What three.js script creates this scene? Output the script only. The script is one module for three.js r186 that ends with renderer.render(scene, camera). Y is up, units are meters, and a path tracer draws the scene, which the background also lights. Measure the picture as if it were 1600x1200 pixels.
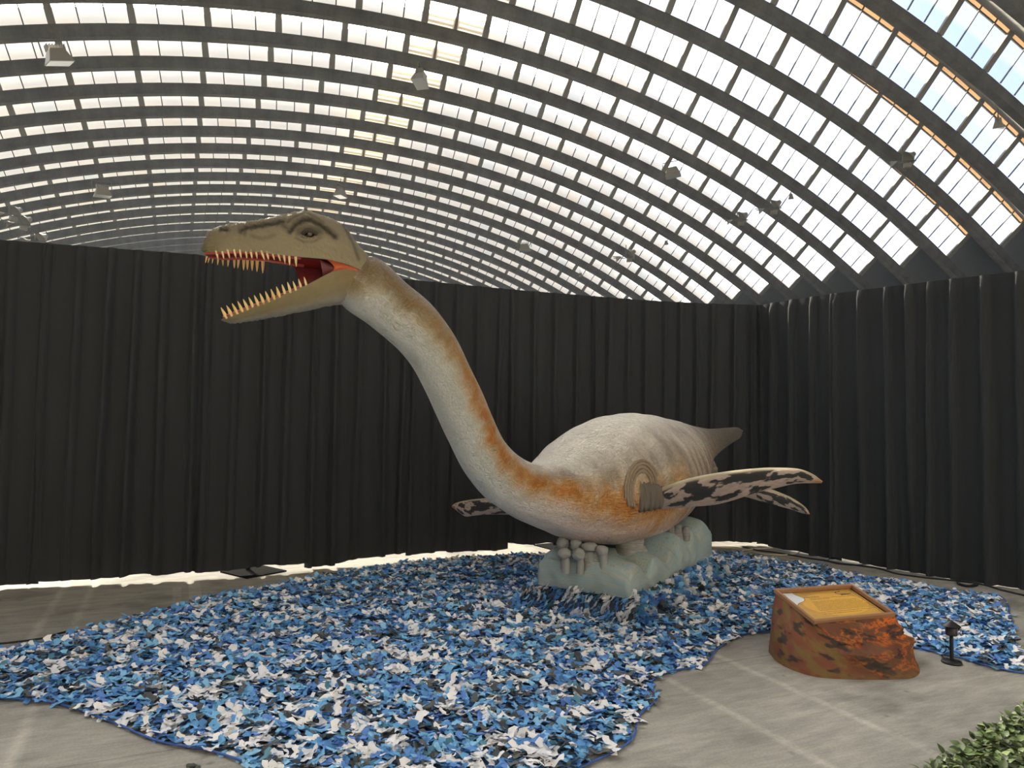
import * as THREE from 'three';
import { mergeGeometries, mergeVertices, toCreasedNormals } from 'three/addons/utils/BufferGeometryUtils.js';
import { RoundedBoxGeometry } from 'three/addons/geometries/RoundedBoxGeometry.js';
import { createNoise2D, createNoise3D, createNoise4D } from 'simplex-noise';

// ---------------------------------------------------------------- camera, sky, sun, exposure
const V = (x, y, z) => new THREE.Vector3(x, y, z);
const scene = new THREE.Scene();
const EYE = V(0, 1.6, 0), FOCAL = 1138.16;                    // focal length in pixels of the 1600 x 1200 frame
const YAW = 0.4306, PITCH = 0.0476, ROLL = 0.0166;
const camF = V(Math.sin(YAW) * Math.cos(PITCH), Math.sin(PITCH), -Math.cos(YAW) * Math.cos(PITCH));
const camR0 = V(Math.cos(YAW), 0, Math.sin(YAW)), camU0 = V().crossVectors(camR0, camF);
const camR = camR0.clone().multiplyScalar(Math.cos(ROLL)).addScaledVector(camU0, Math.sin(ROLL));
const camU = camR0.clone().multiplyScalar(-Math.sin(ROLL)).addScaledVector(camU0, Math.cos(ROLL));
const camera = new THREE.PerspectiveCamera(2 * Math.atan(600 / FOCAL) * 180 / Math.PI, 4 / 3, 0.1, 400);
camera.position.copy(EYE);
camera.quaternion.setFromRotationMatrix(new THREE.Matrix4().makeBasis(camR, camU, camF.clone().negate()));
scene.add(camera);

const SUN_EL = 0.48, SUN_AZ = -0.16;                          // beyond the far end of the hall, slightly to the left
const sunDir = V(Math.sin(SUN_AZ) * Math.cos(SUN_EL), Math.sin(SUN_EL), -Math.cos(SUN_AZ) * Math.cos(SUN_EL));
const sun = new THREE.DirectionalLight(new THREE.Color().setRGB(1, 0.9, 0.74), 9);
sun.position.copy(sunDir).multiplyScalar(150).add(V(8, 0, -30));
sun.target.position.set(8, 0, -30);
sun.castShadow = true; sun.shadow.radius = 7; sun.shadow.mapSize.set(4096, 4096);
Object.assign(sun.shadow.camera, { left: -70, right: 70, top: 70, bottom: -70, near: 1, far: 320 });
scene.add(sun, sun.target);

{ // clear sky: white haze low down and round the sun, blue above
  const W = 512, H = 256, d = new Float32Array(W * H * 4), p = V();
  for (let j = 0; j < H; j++) for (let i = 0; i < W; i++) {
    const el = ((j + 0.5) / H - 0.5) * Math.PI, az = ((i + 0.5) / W - 0.5) * 2 * Math.PI;
    p.set(Math.cos(az) * Math.cos(el), Math.sin(el), Math.sin(az) * Math.cos(el));
    const up = Math.max(0, p.y), k = 1 - Math.exp(-up * 8), g = Math.acos(THREE.MathUtils.clamp(p.dot(sunDir), -1, 1));
    const glow = 3.6 * Math.exp(-Math.pow(g / 0.48, 2)) + 0.01;
    const o = (j * W + i) * 4, low = p.y < 0 ? 0.35 : 1;
    d[o] = (1.0 * (1 - k) + 0.05 * k + glow) * low;
    d[o + 1] = (0.95 * (1 - k) + 0.098 * k + glow * 0.96) * low;
    d[o + 2] = (0.8 * (1 - k) + 0.25 * k + glow * 0.85) * low;
    d[o + 3] = 1;
  }
  const t = new THREE.DataTexture(d, W, H, THREE.RGBAFormat, THREE.FloatType);
  t.mapping = THREE.EquirectangularReflectionMapping; t.magFilter = t.minFilter = THREE.LinearFilter; t.needsUpdate = true;
  scene.background = t;
}
const renderer = new THREE.WebGLRenderer();
renderer.toneMapping = THREE.LinearToneMapping;
renderer.toneMappingExposure = 5.6;
renderer.shadowMap.enabled = true;
scene.fog = new THREE.FogExp2(0xc4d8f0, 0.0011);              // thin bluish haze in the hall

// ---------------------------------------------------------------- helpers
let seed = 20240611;
const rnd = () => { seed = (seed + 0x6d2b79f5) | 0; let t = Math.imul(seed ^ (seed >>> 15), 1 | seed); t = (t + Math.imul(t ^ (t >>> 7), 61 | t)) ^ t; return ((t ^ (t >>> 14)) >>> 0) / 4294967296; };
const rr = (a, b) => a + (b - a) * rnd();
const n2 = createNoise2D(rnd), n3 = createNoise3D(rnd), n4 = createNoise4D(rnd);
const torus = (u, v, fu, fv, s = 0) => { const a = u * 2 * Math.PI, b = v * 2 * Math.PI, p = fu / 6.2832, q = fv / 6.2832; return n4(Math.cos(a) * p + s, Math.sin(a) * p, Math.cos(b) * q, Math.sin(b) * q + s); };
const fbm2 = (x, y, o = 4) => { let s = 0, a = 0.5, f = 1; for (let i = 0; i < o; i++) { s += a * n2(x * f, y * f); a *= 0.5; f *= 2.03; } return s; };
const fbm3 = (x, y, z, o = 3) => { let s = 0, a = 0.5, f = 1; for (let i = 0; i < o; i++) { s += a * n3(x * f, y * f, z * f); a *= 0.5; f *= 2.03; } return s; };
const clamp = THREE.MathUtils.clamp, lerp = THREE.MathUtils.lerp, sstep = (a, b, x) => { const t = clamp((x - a) / (b - a), 0, 1); return t * t * (3 - 2 * t); };
const rayOf = (px, py) => camF.clone().addScaledVector(camR, (px - 800) / FOCAL).addScaledVector(camU, (600 - py) / FOCAL);
const at = (px, py, depth) => EYE.clone().addScaledVector(rayOf(px, py), depth);          // survey point: photo pixel and distance along the view
const onFloor = (px, py, y = 0) => { const d = rayOf(px, py); return EYE.clone().addScaledVector(d, (y - EYE.y) / d.y); };
const toPx = (p) => { const q = p.clone().sub(EYE), d = q.dot(camF); return [800 + FOCAL * q.dot(camR) / d, 600 - FOCAL * q.dot(camU) / d, d]; };
const interp = (xs, ys, x) => { if (x <= xs[0]) return ys[0]; for (let i = 1; i < xs.length; i++) if (x <= xs[i]) return lerp(ys[i - 1], ys[i], (x - xs[i - 1]) / (xs[i] - xs[i - 1])); return ys[ys.length - 1]; };

const names = new Map();
const numbered = (n) => { const c = names.get(n) ?? 0; names.set(n, c + 1); return c ? `${n}_${String(c).padStart(3, '0')}` : n; };
function mesh(name, geo, mat, parent) { const m = new THREE.Mesh(geo, mat); m.name = name; m.castShadow = m.receiveShadow = true; if (parent) parent.add(m); return m; }
function group(name) { const g = new THREE.Group(); g.name = numbered(name); scene.add(g); return g; }
function tag(o, label, category, grp, kind) { Object.assign(o.userData, { label, category }); if (grp) o.userData.group = grp; if (kind) o.userData.kind = kind; return o; }
function structure(o, label, category) { Object.assign(o.userData, { kind: 'structure', label, category }); return o; }

function tex(w, h, fn, srgb = true) {
  const d = new Uint8Array(w * h * 4);
  for (let j = 0; j < h; j++) for (let i = 0; i < w; i++) {
    const c = fn((i + 0.5) / w, (j + 0.5) / h), o = (j * w + i) * 4;
    if (typeof c === 'number') d[o] = d[o + 1] = d[o + 2] = clamp(c, 0, 255); else { d[o] = clamp(c[0], 0, 255); d[o + 1] = clamp(c[1], 0, 255); d[o + 2] = clamp(c[2], 0, 255); }
    d[o + 3] = 255;
  }
  const t = new THREE.DataTexture(d, w, h); t.magFilter = t.minFilter = THREE.LinearFilter; t.wrapS = t.wrapT = THREE.RepeatWrapping;
  if (srgb) t.colorSpace = THREE.SRGBColorSpace; t.needsUpdate = true; return t;
}
const mixc = (a, b, t) => [lerp(a[0], b[0], t), lerp(a[1], b[1], t), lerp(a[2], b[2], t)];
const std = (color, roughness = 0.8, more = {}) => new THREE.MeshStandardMaterial({ color, roughness, ...more });
// seamless noise on a unit square
const tile = (u, v, f, s = 0) => { const a = u * 2 * Math.PI, b = v * 2 * Math.PI, q = f / 6.2832; return 0.5 * (n3(Math.cos(a) * q + s, Math.sin(a) * q, Math.cos(b) * q + 7) + n3(Math.cos(b) * q + s + 31, Math.sin(b) * q, Math.sin(a) * q + 3)); };

// grid surface from a function (u, v) -> Vector3
function surface(nu, nv, fn, closedU = false, color) {
  const pos = [], uv = [], idx = [], col = [];
  for (let j = 0; j <= nv; j++) for (let i = 0; i <= nu; i++) {
    const u = i / nu, v = j / nv, p = fn(u, v); pos.push(p.x, p.y, p.z); uv.push(u, v);
    if (color) { const c = color(u, v, p); col.push(...c); }
  }
  for (let j = 0; j < nv; j++) for (let i = 0; i < nu; i++) { const a = j * (nu + 1) + i, b = a + 1, c = a + nu + 1, d = c + 1; idx.push(a, b, d, a, d, c); }
  const g = new THREE.BufferGeometry();
  g.setAttribute('position', new THREE.Float32BufferAttribute(pos, 3)); g.setAttribute('uv', new THREE.Float32BufferAttribute(uv, 2));
  if (color) g.setAttribute('color', new THREE.Float32BufferAttribute(col, 3));
  g.setIndex(idx); g.computeVertexNormals();
  if (closedU) { const n = g.attributes.normal; for (let j = 0; j <= nv; j++) { const a = j * (nu + 1), b = a + nu, s = V(n.getX(a) + n.getX(b), n.getY(a) + n.getY(b), n.getZ(a) + n.getZ(b)).normalize(); n.setXYZ(a, s.x, s.y, s.z); n.setXYZ(b, s.x, s.y, s.z); } }
  return g;
}
const lin = (r, g, b) => { const c = new THREE.Color().setRGB(r / 255, g / 255, b / 255, THREE.SRGBColorSpace); return [c.r, c.g, c.b]; };
function boxAt(w, h, d, x = 0, y = 0, z = 0) { const g = new THREE.BoxGeometry(w, h, d); g.translate(x, y, z); return g; }
function tube(pts, r, seg = 40, rad = 7) { return new THREE.TubeGeometry(new THREE.CatmullRomCurve3(pts), seg, r, rad, false); }

// ---------------------------------------------------------------- the hall: saw-tooth barrel vault
const S = 2.8, VX = 3.6331 * S, VR = 19.7985 * S, VCY = 1.6 + 5.8794 * S - VR, VZ0 = 10.1904 * S, DTH = 0.0495, TH0 = 0.0246, THE = TH0 + 10 * DTH, THF = 0.83;
const vault = (th, dr, z) => V(VX + (VR + dr) * Math.sin(th), VCY + (VR + dr) * Math.cos(th), z);
const zBay = (i) => -(VZ0 + i * S);
const BAY0 = -14, BAY1 = 27, WIN_R = 0.48 * S, WIN_Z = 0.27 * S;

// sweep a closed (z, r) outline along the arch
function arcSweep(outline, ths, z0) {
  const pos = [], idx = [], uv = [], n = outline.length;
  for (let e = 0; e < n; e++) {
    const a = outline[e], b = outline[(e + 1) % n], base = pos.length / 3, le = Math.hypot(b[0] - a[0], b[1] - a[1]);
    ths.forEach((th) => { for (const q of [a, b]) { const p = vault(th, q[1] * S, z0 + q[0] * S); pos.push(p.x, p.y, p.z); uv.push(th * VR, q === a ? 0 : le * S); } });
    for (let k = 0; k < ths.length - 1; k++) { const o = base + k * 2; idx.push(o, o + 1, o + 3, o, o + 3, o + 2); }
  }
  const g = new THREE.BufferGeometry();
  g.setAttribute('position', new THREE.Float32BufferAttribute(pos, 3)); g.setAttribute('uv', new THREE.Float32BufferAttribute(uv, 2));
  g.setIndex(idx); g.computeVertexNormals(); return g;
}
const range = (a, b, n) => Array.from({ length: n + 1 }, (_, i) => a + (b - a) * i / n);

const concTex = tex(512, 512, (u, v) => { const n = tile(u, v, 9) * 0.5 + tile(u, v, 31, 5) * 0.3 + tile(u, v, 90, 9) * 0.2; const s = 150 + 42 * n; return [s * 1.0, s * 0.975, s * 0.93]; });
concTex.repeat.set(1 / 6, 1 / 6);
const ribMat = std(new THREE.Color().setRGB(0.3, 0.31, 0.325), 0.9, { map: concTex });
const roofMat = std(new THREE.Color().setRGB(0.85, 0.74, 0.52), 0.85);
const infillMat = std(new THREE.Color().setRGB(0.1, 0.105, 0.115), 0.85);
const barMat = std(new THREE.Color().setRGB(0.09, 0.088, 0.085), 0.7);
const postMat = std(new THREE.Color().setRGB(0.18, 0.175, 0.16), 0.8);
const paneMats = [[1, 0.98, 0.91], [0.98, 0.97, 0.92], [1, 0.94, 0.82], [0.93, 0.96, 0.94]].map((c) => new THREE.MeshPhysicalMaterial({ color: new THREE.Color().setRGB(...c), roughness: 0.12, transmission: 1, thickness: 0, ior: 1.3, side: THREE.DoubleSide }));
const amberPane = new THREE.MeshPhysicalMaterial({ color: new THREE.Color().setRGB(0.3, 0.215, 0.13), roughness: 0.95, transmission: 0.2, thickness: 0, side: THREE.DoubleSide });

const ceiling = structure(group('ceiling'), 'grey saw-tooth barrel vault of curved concrete ribs with window strips between them', 'ceiling');
const ribGeoAt = (i) => arcSweep([[0, -0.18], [0, 0], [-0.05, 0.02], [-0.12, 0.0], [-0.12, -0.18]], range(-THF, THF, 96), zBay(i));
const shellGeoAt = (i) => arcSweep([[-0.05, 0.02], [-0.12, 0], [-0.73, 0.48], [-0.84, 0.575], [-0.8, 0.625], [-0.1, 0.06]], range(-THF, THF, 96), zBay(i));
for (let i = BAY0; i <= BAY1; i++) {
  mesh('arch_rib', ribGeoAt(i), ribMat, ceiling);
  mesh('roof_shell', shellGeoAt(i), [ribMat, roofMat], ceiling).geometry = (() => { const g = shellGeoAt(i), per = 96 * 6; g.clearGroups(); g.addGroup(0, per * 3, 0); g.addGroup(per * 3, per * 3, 1); return g; })();
  for (const sd of [-1, 1]) mesh('infill_panel', arcSweep([[0, 0], [WIN_Z / S, WIN_R / S], [WIN_Z / S - 0.03, WIN_R / S], [-0.03, 0]], range(sd * THE, sd * THF, 20), zBay(i)), infillMat, ceiling);
}
// window strips
const PANE_W = VR * DTH / 3, WLEN = Math.hypot(WIN_R, WIN_Z), TRANS = 0.885;
const paneGeo = new THREE.PlaneGeometry(PANE_W * 0.965, WLEN * TRANS);
const halfPaneGeo = new THREE.PlaneGeometry(VR * TH0 * 0.98, WLEN * TRANS);
const postGeo = new THREE.BoxGeometry(0.26, WLEN, 0.1);
const barGeo = new THREE.BoxGeometry(0.045, WLEN, 0.05);
function frameAt(th, z, f = 0.5, out = 0) {          // matrix of a frame lying in the window slope: x along the arch, y up the slope
  const a = vault(th, 0, z), b = vault(th, WIN_R, z + WIN_Z), y = b.clone().sub(a).normalize(), x = V(Math.cos(th), -Math.sin(th), 0), n = V().crossVectors(x, y);
  const m = new THREE.Matrix4().makeBasis(x, y, n); m.setPosition(a.clone().lerp(b, f).addScaledVector(n, out)); return m;
}
function place(o, m) { m.decompose(o.position, o.quaternion, o.scale); return o; }
const inView = (p, m = 30) => { const [x, y, d] = toPx(p); return d > 1 && x > -m && x < 1600 + m && y > -m && y < 480; };
for (let i = BAY0; i < BAY1; i++) {
  const z = zBay(i), far = i > 11, win = structure(group('window_' + String(i - BAY0 + 1)), `curved strip of frosted skylight panes across the vault, bay ${i - BAY0 + 1}`, 'skylight');
  win.name = 'window_' + (i - BAY0 + 1);
  win.userData.label = 'curved strip of frosted white skylight panes between two concrete ribs'; win.userData.group = 'skylight strips of the vault';
  const rest = [], bars = [], restPost = [];
  for (const sd of [-1, 1]) {
    for (let k = 0; k <= 10; k++) {
      const th = sd * (TH0 + k * DTH), m = frameAt(th, z, 0.5, 0.02);
      if (!far && inView(vault(th, 0, z))) place(mesh('window_post', postGeo, postMat, win), m); else restPost.push(postGeo.clone().applyMatrix4(m));
      if (k === 10) continue;
      for (let q = 0; q < 3; q++) {
        const tp = sd * (TH0 + (k + (q + 0.5) / 3) * DTH), mp = frameAt(tp, z, TRANS / 2);
        if (!far && inView(vault(tp, 0.3, z))) place(mesh('pane', paneGeo, paneMats[Math.floor(rnd() * (rnd() < 0.15 ? 4 : 2))], win), mp); else rest.push(paneGeo.clone().applyMatrix4(mp));
        if (q) bars.push(barGeo.clone().applyMatrix4(frameAt(sd * (TH0 + (k + q / 3) * DTH), z, 0.5, 0.05)));
      }
    }
  }
  if (rest.length) { const o = mesh('pane', mergeGeometries(rest), paneMats[0], win); o.userData.kind = 'stuff'; }
  if (restPost.length) { const o = mesh('window_post', mergeGeometries(restPost), postMat, win); o.userData.kind = 'stuff'; }
  for (const sd of [-1, 1]) { const ths = range(sd * TH0, sd * THE, 30); const q = WIN_Z / S, w = WIN_R / S; bars.push(arcSweep([[q * TRANS, w * TRANS], [q * (TRANS + 0.03), w * (TRANS + 0.03)], [q * (TRANS + 0.03) - 0.02, w * (TRANS + 0.03)], [q * TRANS - 0.02, w * TRANS]], ths, z)); }
  const bm = mesh('glazing_bar', mergeGeometries(bars), barMat, win); bm.userData.kind = 'stuff';
  for (const sd of [-1, 1]) mesh('upper_pane', arcSweep([[WIN_Z / S * (TRANS + 0.03), WIN_R / S * (TRANS + 0.03)], [WIN_Z / S, WIN_R / S]], range(sd * TH0, sd * THE, 30), z), amberPane, win);
  // crown: two banks of open louvre slats
  for (const sd of [-1, 1]) {
    const th = sd * TH0 * 0.5, w = VR * TH0 - 0.2, sl = [];
    for (let s = 0; s < 7; s++) { const g = boxAt(w, 0.014, 0.13); g.rotateX(0.75); g.translate(0, (s + 0.5) / 7 * WLEN - WLEN / 2, 0); sl.push(g); }
    sl.push(boxAt(0.05, WLEN, 0.08, -w / 2), boxAt(0.05, WLEN, 0.08, w / 2));
    const o = place(mesh('louvre', mergeGeometries(sl), louvreMat(), win), frameAt(th, z, 0.5)); o.userData.label = 'bank of open glass louvres at the crown';
  }
  { const o = place(mesh('window_post', boxAt(0.12, WLEN, 0.12), postMat, win), frameAt(0, z, 0.5)); }
}
function louvreMat() { return louvreMat.m ??= new THREE.MeshPhysicalMaterial({ color: new THREE.Color().setRGB(0.9, 0.84, 0.7), roughness: 0.6, transmission: 0.6, thickness: 0 }); }

// gables: closed behind the visitor, a tall open doorway at the far end
function gable(z, door) {
  const sh = new THREE.Shape(), pts = range(-THF, THF, 60).map((t) => vault(t, 0.3 * S, 0));
  sh.moveTo(pts[0].x, -0.05); pts.forEach((p) => sh.lineTo(p.x, p.y)); sh.lineTo(pts[60].x, -0.05);
  if (door) { const h = new THREE.Path(); h.moveTo(VX - 16, 0.02); h.lineTo(VX - 16, 9); h.lineTo(VX + 16, 9); h.lineTo(VX + 16, 0.02); h.closePath(); sh.holes.push(h); }
  const g = new THREE.ExtrudeGeometry(sh, { depth: 0.4, bevelEnabled: false }); g.translate(0, 0, z); return g;
}
const wallMat = std(new THREE.Color().setRGB(0.45, 0.43, 0.4), 0.9);
scene.add(structure(mesh('wall_back', gable(zBay(BAY0) + 0.3, false), wallMat), 'plain plastered gable wall closing the hall', 'wall'));
scene.add(structure(mesh('wall_far', gable(zBay(BAY1) - 0.7, true), wallMat), 'far gable wall of the hall with a tall open doorway', 'wall'));

// ---------------------------------------------------------------- floor
const FX0 = -5, FX1 = 11, FZ0 = -11, FZ1 = 5;                 // detailed concrete round the exhibit
const floorCol = tex(2048, 2048, (u, v) => {
  const x = FX0 + (FX1 - FX0) * u, z = FZ1 - (FZ1 - FZ0) * v;
  let s = 152 + 16 * fbm2(x * 0.5, z * 0.5, 3) + 16 * fbm2(x * 2.2, z * 7 + 9, 3) + 6 * n2(x * 5, z * 38) + 9 * n2(x * 60, z * 60);
  const wear = 0.55 + 0.45 * fbm2(x * 1.7 + 40, z * 1.7, 3);
  const line = (p, c, w) => clamp(1.3 - Math.abs(p - c) / w, 0, 1);
  let pale = 0;
  for (const c of [3.43, 2.83, -0.64, -0.87, 6.6, -2.6]) pale = Math.max(pale, line(x + 0.01 * n2(z * 3, c), c, 0.035));
  for (const c of [-3.05, -3.24, -1.6]) pale = Math.max(pale, 0.55 * line(z + 0.012 * n2(x * 3, c), c, 0.03));
  for (const [cx, cz, w, h] of [[0.06, -7.15, 0.035, 0.3], [0.21, -7.3, 0.05, 0.4]]) if (Math.abs(x - cx) < w && Math.abs(z - cz) < h) pale = Math.max(pale, 0.9);
  s += 30 * pale * clamp(wear + 0.25 * n2(x * 25, z * 25), 0, 1);
  for (const c of [-3.885, -0.7]) s -= 26 * line(z, c, 0.006);
  for (const c of [1.05, 5.2]) s -= 22 * line(x, c, 0.006);
  const spot = n2(x * 3.1 + 60, z * 3.1 - 20); if (spot > 0.88) s -= 30 * sstep(0.88, 0.95, spot);
  const m = fbm2(x * 1.1 - 30, z * 1.1, 4); s -= 20 * sstep(0.1, 0.5, m);
  return [s * 1.0, s * 0.98, s * 0.925];
});
const floorBump = tex(1024, 1024, (u, v) => 128 + 50 * tile(u, v, 60) + 40 * tile(u, v, 160, 4), false);
floorBump.repeat.set(8, 8);
floorCol.wrapS = floorCol.wrapT = THREE.MirroredRepeatWrapping;
const floorMat = std(0xffffff, 0.82, { map: floorCol, bumpMap: floorBump, bumpScale: 0.002 });
{
  const g = new THREE.BoxGeometry(130, 0.3, 160); g.translate(VX, -0.15, -35);
  const p = g.attributes.position, uv = g.attributes.uv;
  for (let i = 0; i < p.count; i++) uv.setXY(i, (p.getX(i) - FX0) / (FX1 - FX0), (FZ1 - p.getZ(i)) / (FZ1 - FZ0));
  scene.add(structure(mesh('floor', g, floorMat), 'worn grey concrete floor with faded pale marking lines', 'floor'));
}

// ---------------------------------------------------------------- black drapes on a pipe frame
const rodPts = [[-3.6, -8.2], [-1.53, -7.98], [0.08, -7.76], [1.0, -7.8], [2.35, -7.96], [3.62, -7.96], [5.37, -7.82], [6.3, -7.62], [6.98, -7.36], [7.03, -6.82], [7.1, -6.28], [7.36, -5.25], [7.64, -4.42], [8.0, -3.2], [8.3, -2.0]];
const rod = []; { let s = 0; rodPts.forEach((p, i) => { if (i) s += Math.hypot(p[0] - rodPts[i - 1][0], p[1] - rodPts[i - 1][1]); rod.push([s, p[0], p[1]]); }); }
const rodAt = (s) => {
  let i = 1; while (i < rod.length - 1 && rod[i][0] < s) i++;
  const a = rod[i - 1], b = rod[i], t = (s - a[0]) / (b[0] - a[0]), dx = (b[1] - a[1]) / (b[0] - a[0]), dz = (b[2] - a[2]) / (b[0] - a[0]);
  return { x: lerp(a[1], b[1], t), z: lerp(a[2], b[2], t), nx: -dz, nz: dx };   // normal points into the booth
};
const weave = tex(256, 256, (u, v) => 128 + 60 * Math.sin(u * 256 * 0.8) * Math.sin(v * 256 * 0.8) + 30 * tile(u, v, 120), false); weave.repeat.set(30, 30);
const drapeMat = std(new THREE.Color().setRGB(0.0125, 0.0145, 0.0172), 0.92, { side: THREE.DoubleSide, bumpMap: weave, bumpScale: 0.0006 });
drapeMat.roughness = 0.85;
const ROD_Y = 3.16, cornerS = rod[8][0];
function drape(s0, s1, hem0, hem1, label) {
  const cols = []; let s = s0 - 0.07, k = 0;                  // pleats: [s, offset at top, offset at foot]
  while (s < s1 - 0.03) {
    const p = Math.min(rr(0.22, 0.31), s1 + 0.05 - s), a = rr(1.3, 1.9), b = rr(0.5, 2.4), sh = rr(-0.03, 0.03);
    for (const [t, o] of [[0, -0.005], [0.05, 0.028], [0.1, 0.034], [0.22, 0.03], [0.3, 0.006], [0.34, -0.012], [0.5, -0.006], [0.75, -0.004], [0.9, -0.012]]) cols.push([s + t * p, o * a, o * b, sh]);
    s += p; k++;
  }
  const nv = 26, ph = rnd() * 10;
  const g = surface(cols.length - 1, nv, (u, v) => {
    const c = cols[Math.round(u * (cols.length - 1))], y0 = lerp(hem0, hem1, clamp((c[0] - s0) / (s1 - s0), 0, 1)) + 0.018 * n2(c[0] * 2.2, ph) + 0.1 * c[2];
    const y = lerp(Math.max(0.006, y0), ROD_Y, Math.pow(v, 0.9)), d = ROD_Y - y, f = sstep(0, 0.1, d), low = clamp(d / 3, 0, 1);
    const q = rodAt(clamp(c[0] + c[3] * low, 0.001, rod[rod.length - 1][0] - 0.001));
    const off = lerp(c[1], c[2] * 1.25, low) * lerp(0.35, 1, f) + 0.03 * low * n2(c[0] * 1.1, y * 0.5 + ph) + 0.006 * n2(c[0] * 6, y * 2.5 + ph) * low + 0.012 - 0.02 * (1 - sstep(s0 - 0.07, s0 + 0.05, c[0]));
    return V(q.x + q.nx * off, y, q.z + q.nz * off);
  });
  const uv = g.attributes.uv; for (let i = 0; i < uv.count; i++) uv.setXY(i, uv.getX(i) * (s1 - s0) , uv.getY(i) * 3);
  const o = mesh(numbered('black_drape'), g, drapeMat); scene.add(o);
  return tag(o, label, 'curtain', 'black drapes walling the booth');
}
{
  const seams = [0.3, 2.5, 3.9, 4.95, 6.1, 7.3, 8.4, 9.4, cornerS - 0.02];
  const hems = [[0.05, 0.03], [0.045, 0.07], [0.05, 0.08], [0.03, 0.1], [0.06, 0.05], [0.12, 0.06], [0.1, 0.09], [0.03, 0.05]];
  const rearNames = ['black pleated drape reaching the bare floor beyond the pointed tip of the net', 'black pleated drape beside the snout, hem clear of the bare concrete', 'black pleated drape behind the open jaws, a foot plate under its hem', 'black pleated drape behind the upper neck', 'black pleated drape behind the lower neck and far flipper', 'black pleated drape behind the dip between neck and back', 'black pleated drape behind the hump of the back', 'black pleated drape in the corner behind the tail'];
  for (let i = 0; i < seams.length - 1; i++) drape(seams[i], seams[i + 1], ...hems[i], rearNames[i]);
  const rs = [cornerS + 0.02, cornerS + 1.15, cornerS + 2.2, cornerS + 3.3, cornerS + 4.6], rh = [[0.02, 0.0], [0.04, -0.03], [-0.03, -0.04], [-0.03, -0.03]];
  const sideNames = ['black pleated side drape next to the corner, behind the pale looped cable', 'black pleated side drape with a black cable looped against its foot', 'black pleated side drape above the small coil of black cable', 'black pleated side drape past the end of the net'];
  for (let i = 0; i < rs.length - 1; i++) drape(rs[i], rs[i + 1], ...rh[i], sideNames[i]);
  const pipeMat = std(0x30302e, 0.5, { metalness: 0.6 });
  for (const [a, b] of [[0, 8], [8, 14]]) {
    const pts = rodPts.slice(a, b + 1).map((p) => V(p[0] + (a ? 0.06 : 0), ROD_Y - 0.05, p[1] - (a ? 0 : 0.06)));
    const o = mesh(numbered('drape_rail'), tube(pts, 0.02, 80, 8), pipeMat); scene.add(o);
    tag(o, a ? 'dark rail carrying the drapes of the side wall' : 'dark rail carrying the drapes of the rear wall', 'rail');
  }
  // stands behind the drapes with steel foot plates
  for (const [s, turn, d, lab] of [[4.4, 0.5, -0.1, 'black steel drape stand whose foot plate pokes out under the rear hem'], [8.05, 0.15, -0.25, 'black steel drape stand behind the neck of the reptile'], [cornerS + 2.0, 0.2, -0.3, 'black steel drape stand behind the side wall']]) {
    const q = rodAt(s), g = group('drape_stand'); g.position.set(q.x + q.nx * d, 0, q.z + q.nz * d); g.rotation.y = turn; tag(g, lab, 'stand');
    mesh('foot_plate', boxAt(0.46, 0.012, 0.46, 0, 0.006, 0), new THREE.MeshPhysicalMaterial({ color: 0x0b0b0c, roughness: 1, specularIntensity: 0.1 }), g);
    const po = new THREE.CylinderGeometry(0.024, 0.024, ROD_Y - 0.06, 12); po.translate(0, (ROD_Y - 0.06) / 2 + 0.01, -0.1); mesh('upright', po, pipeMat, g);
  }
}
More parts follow.
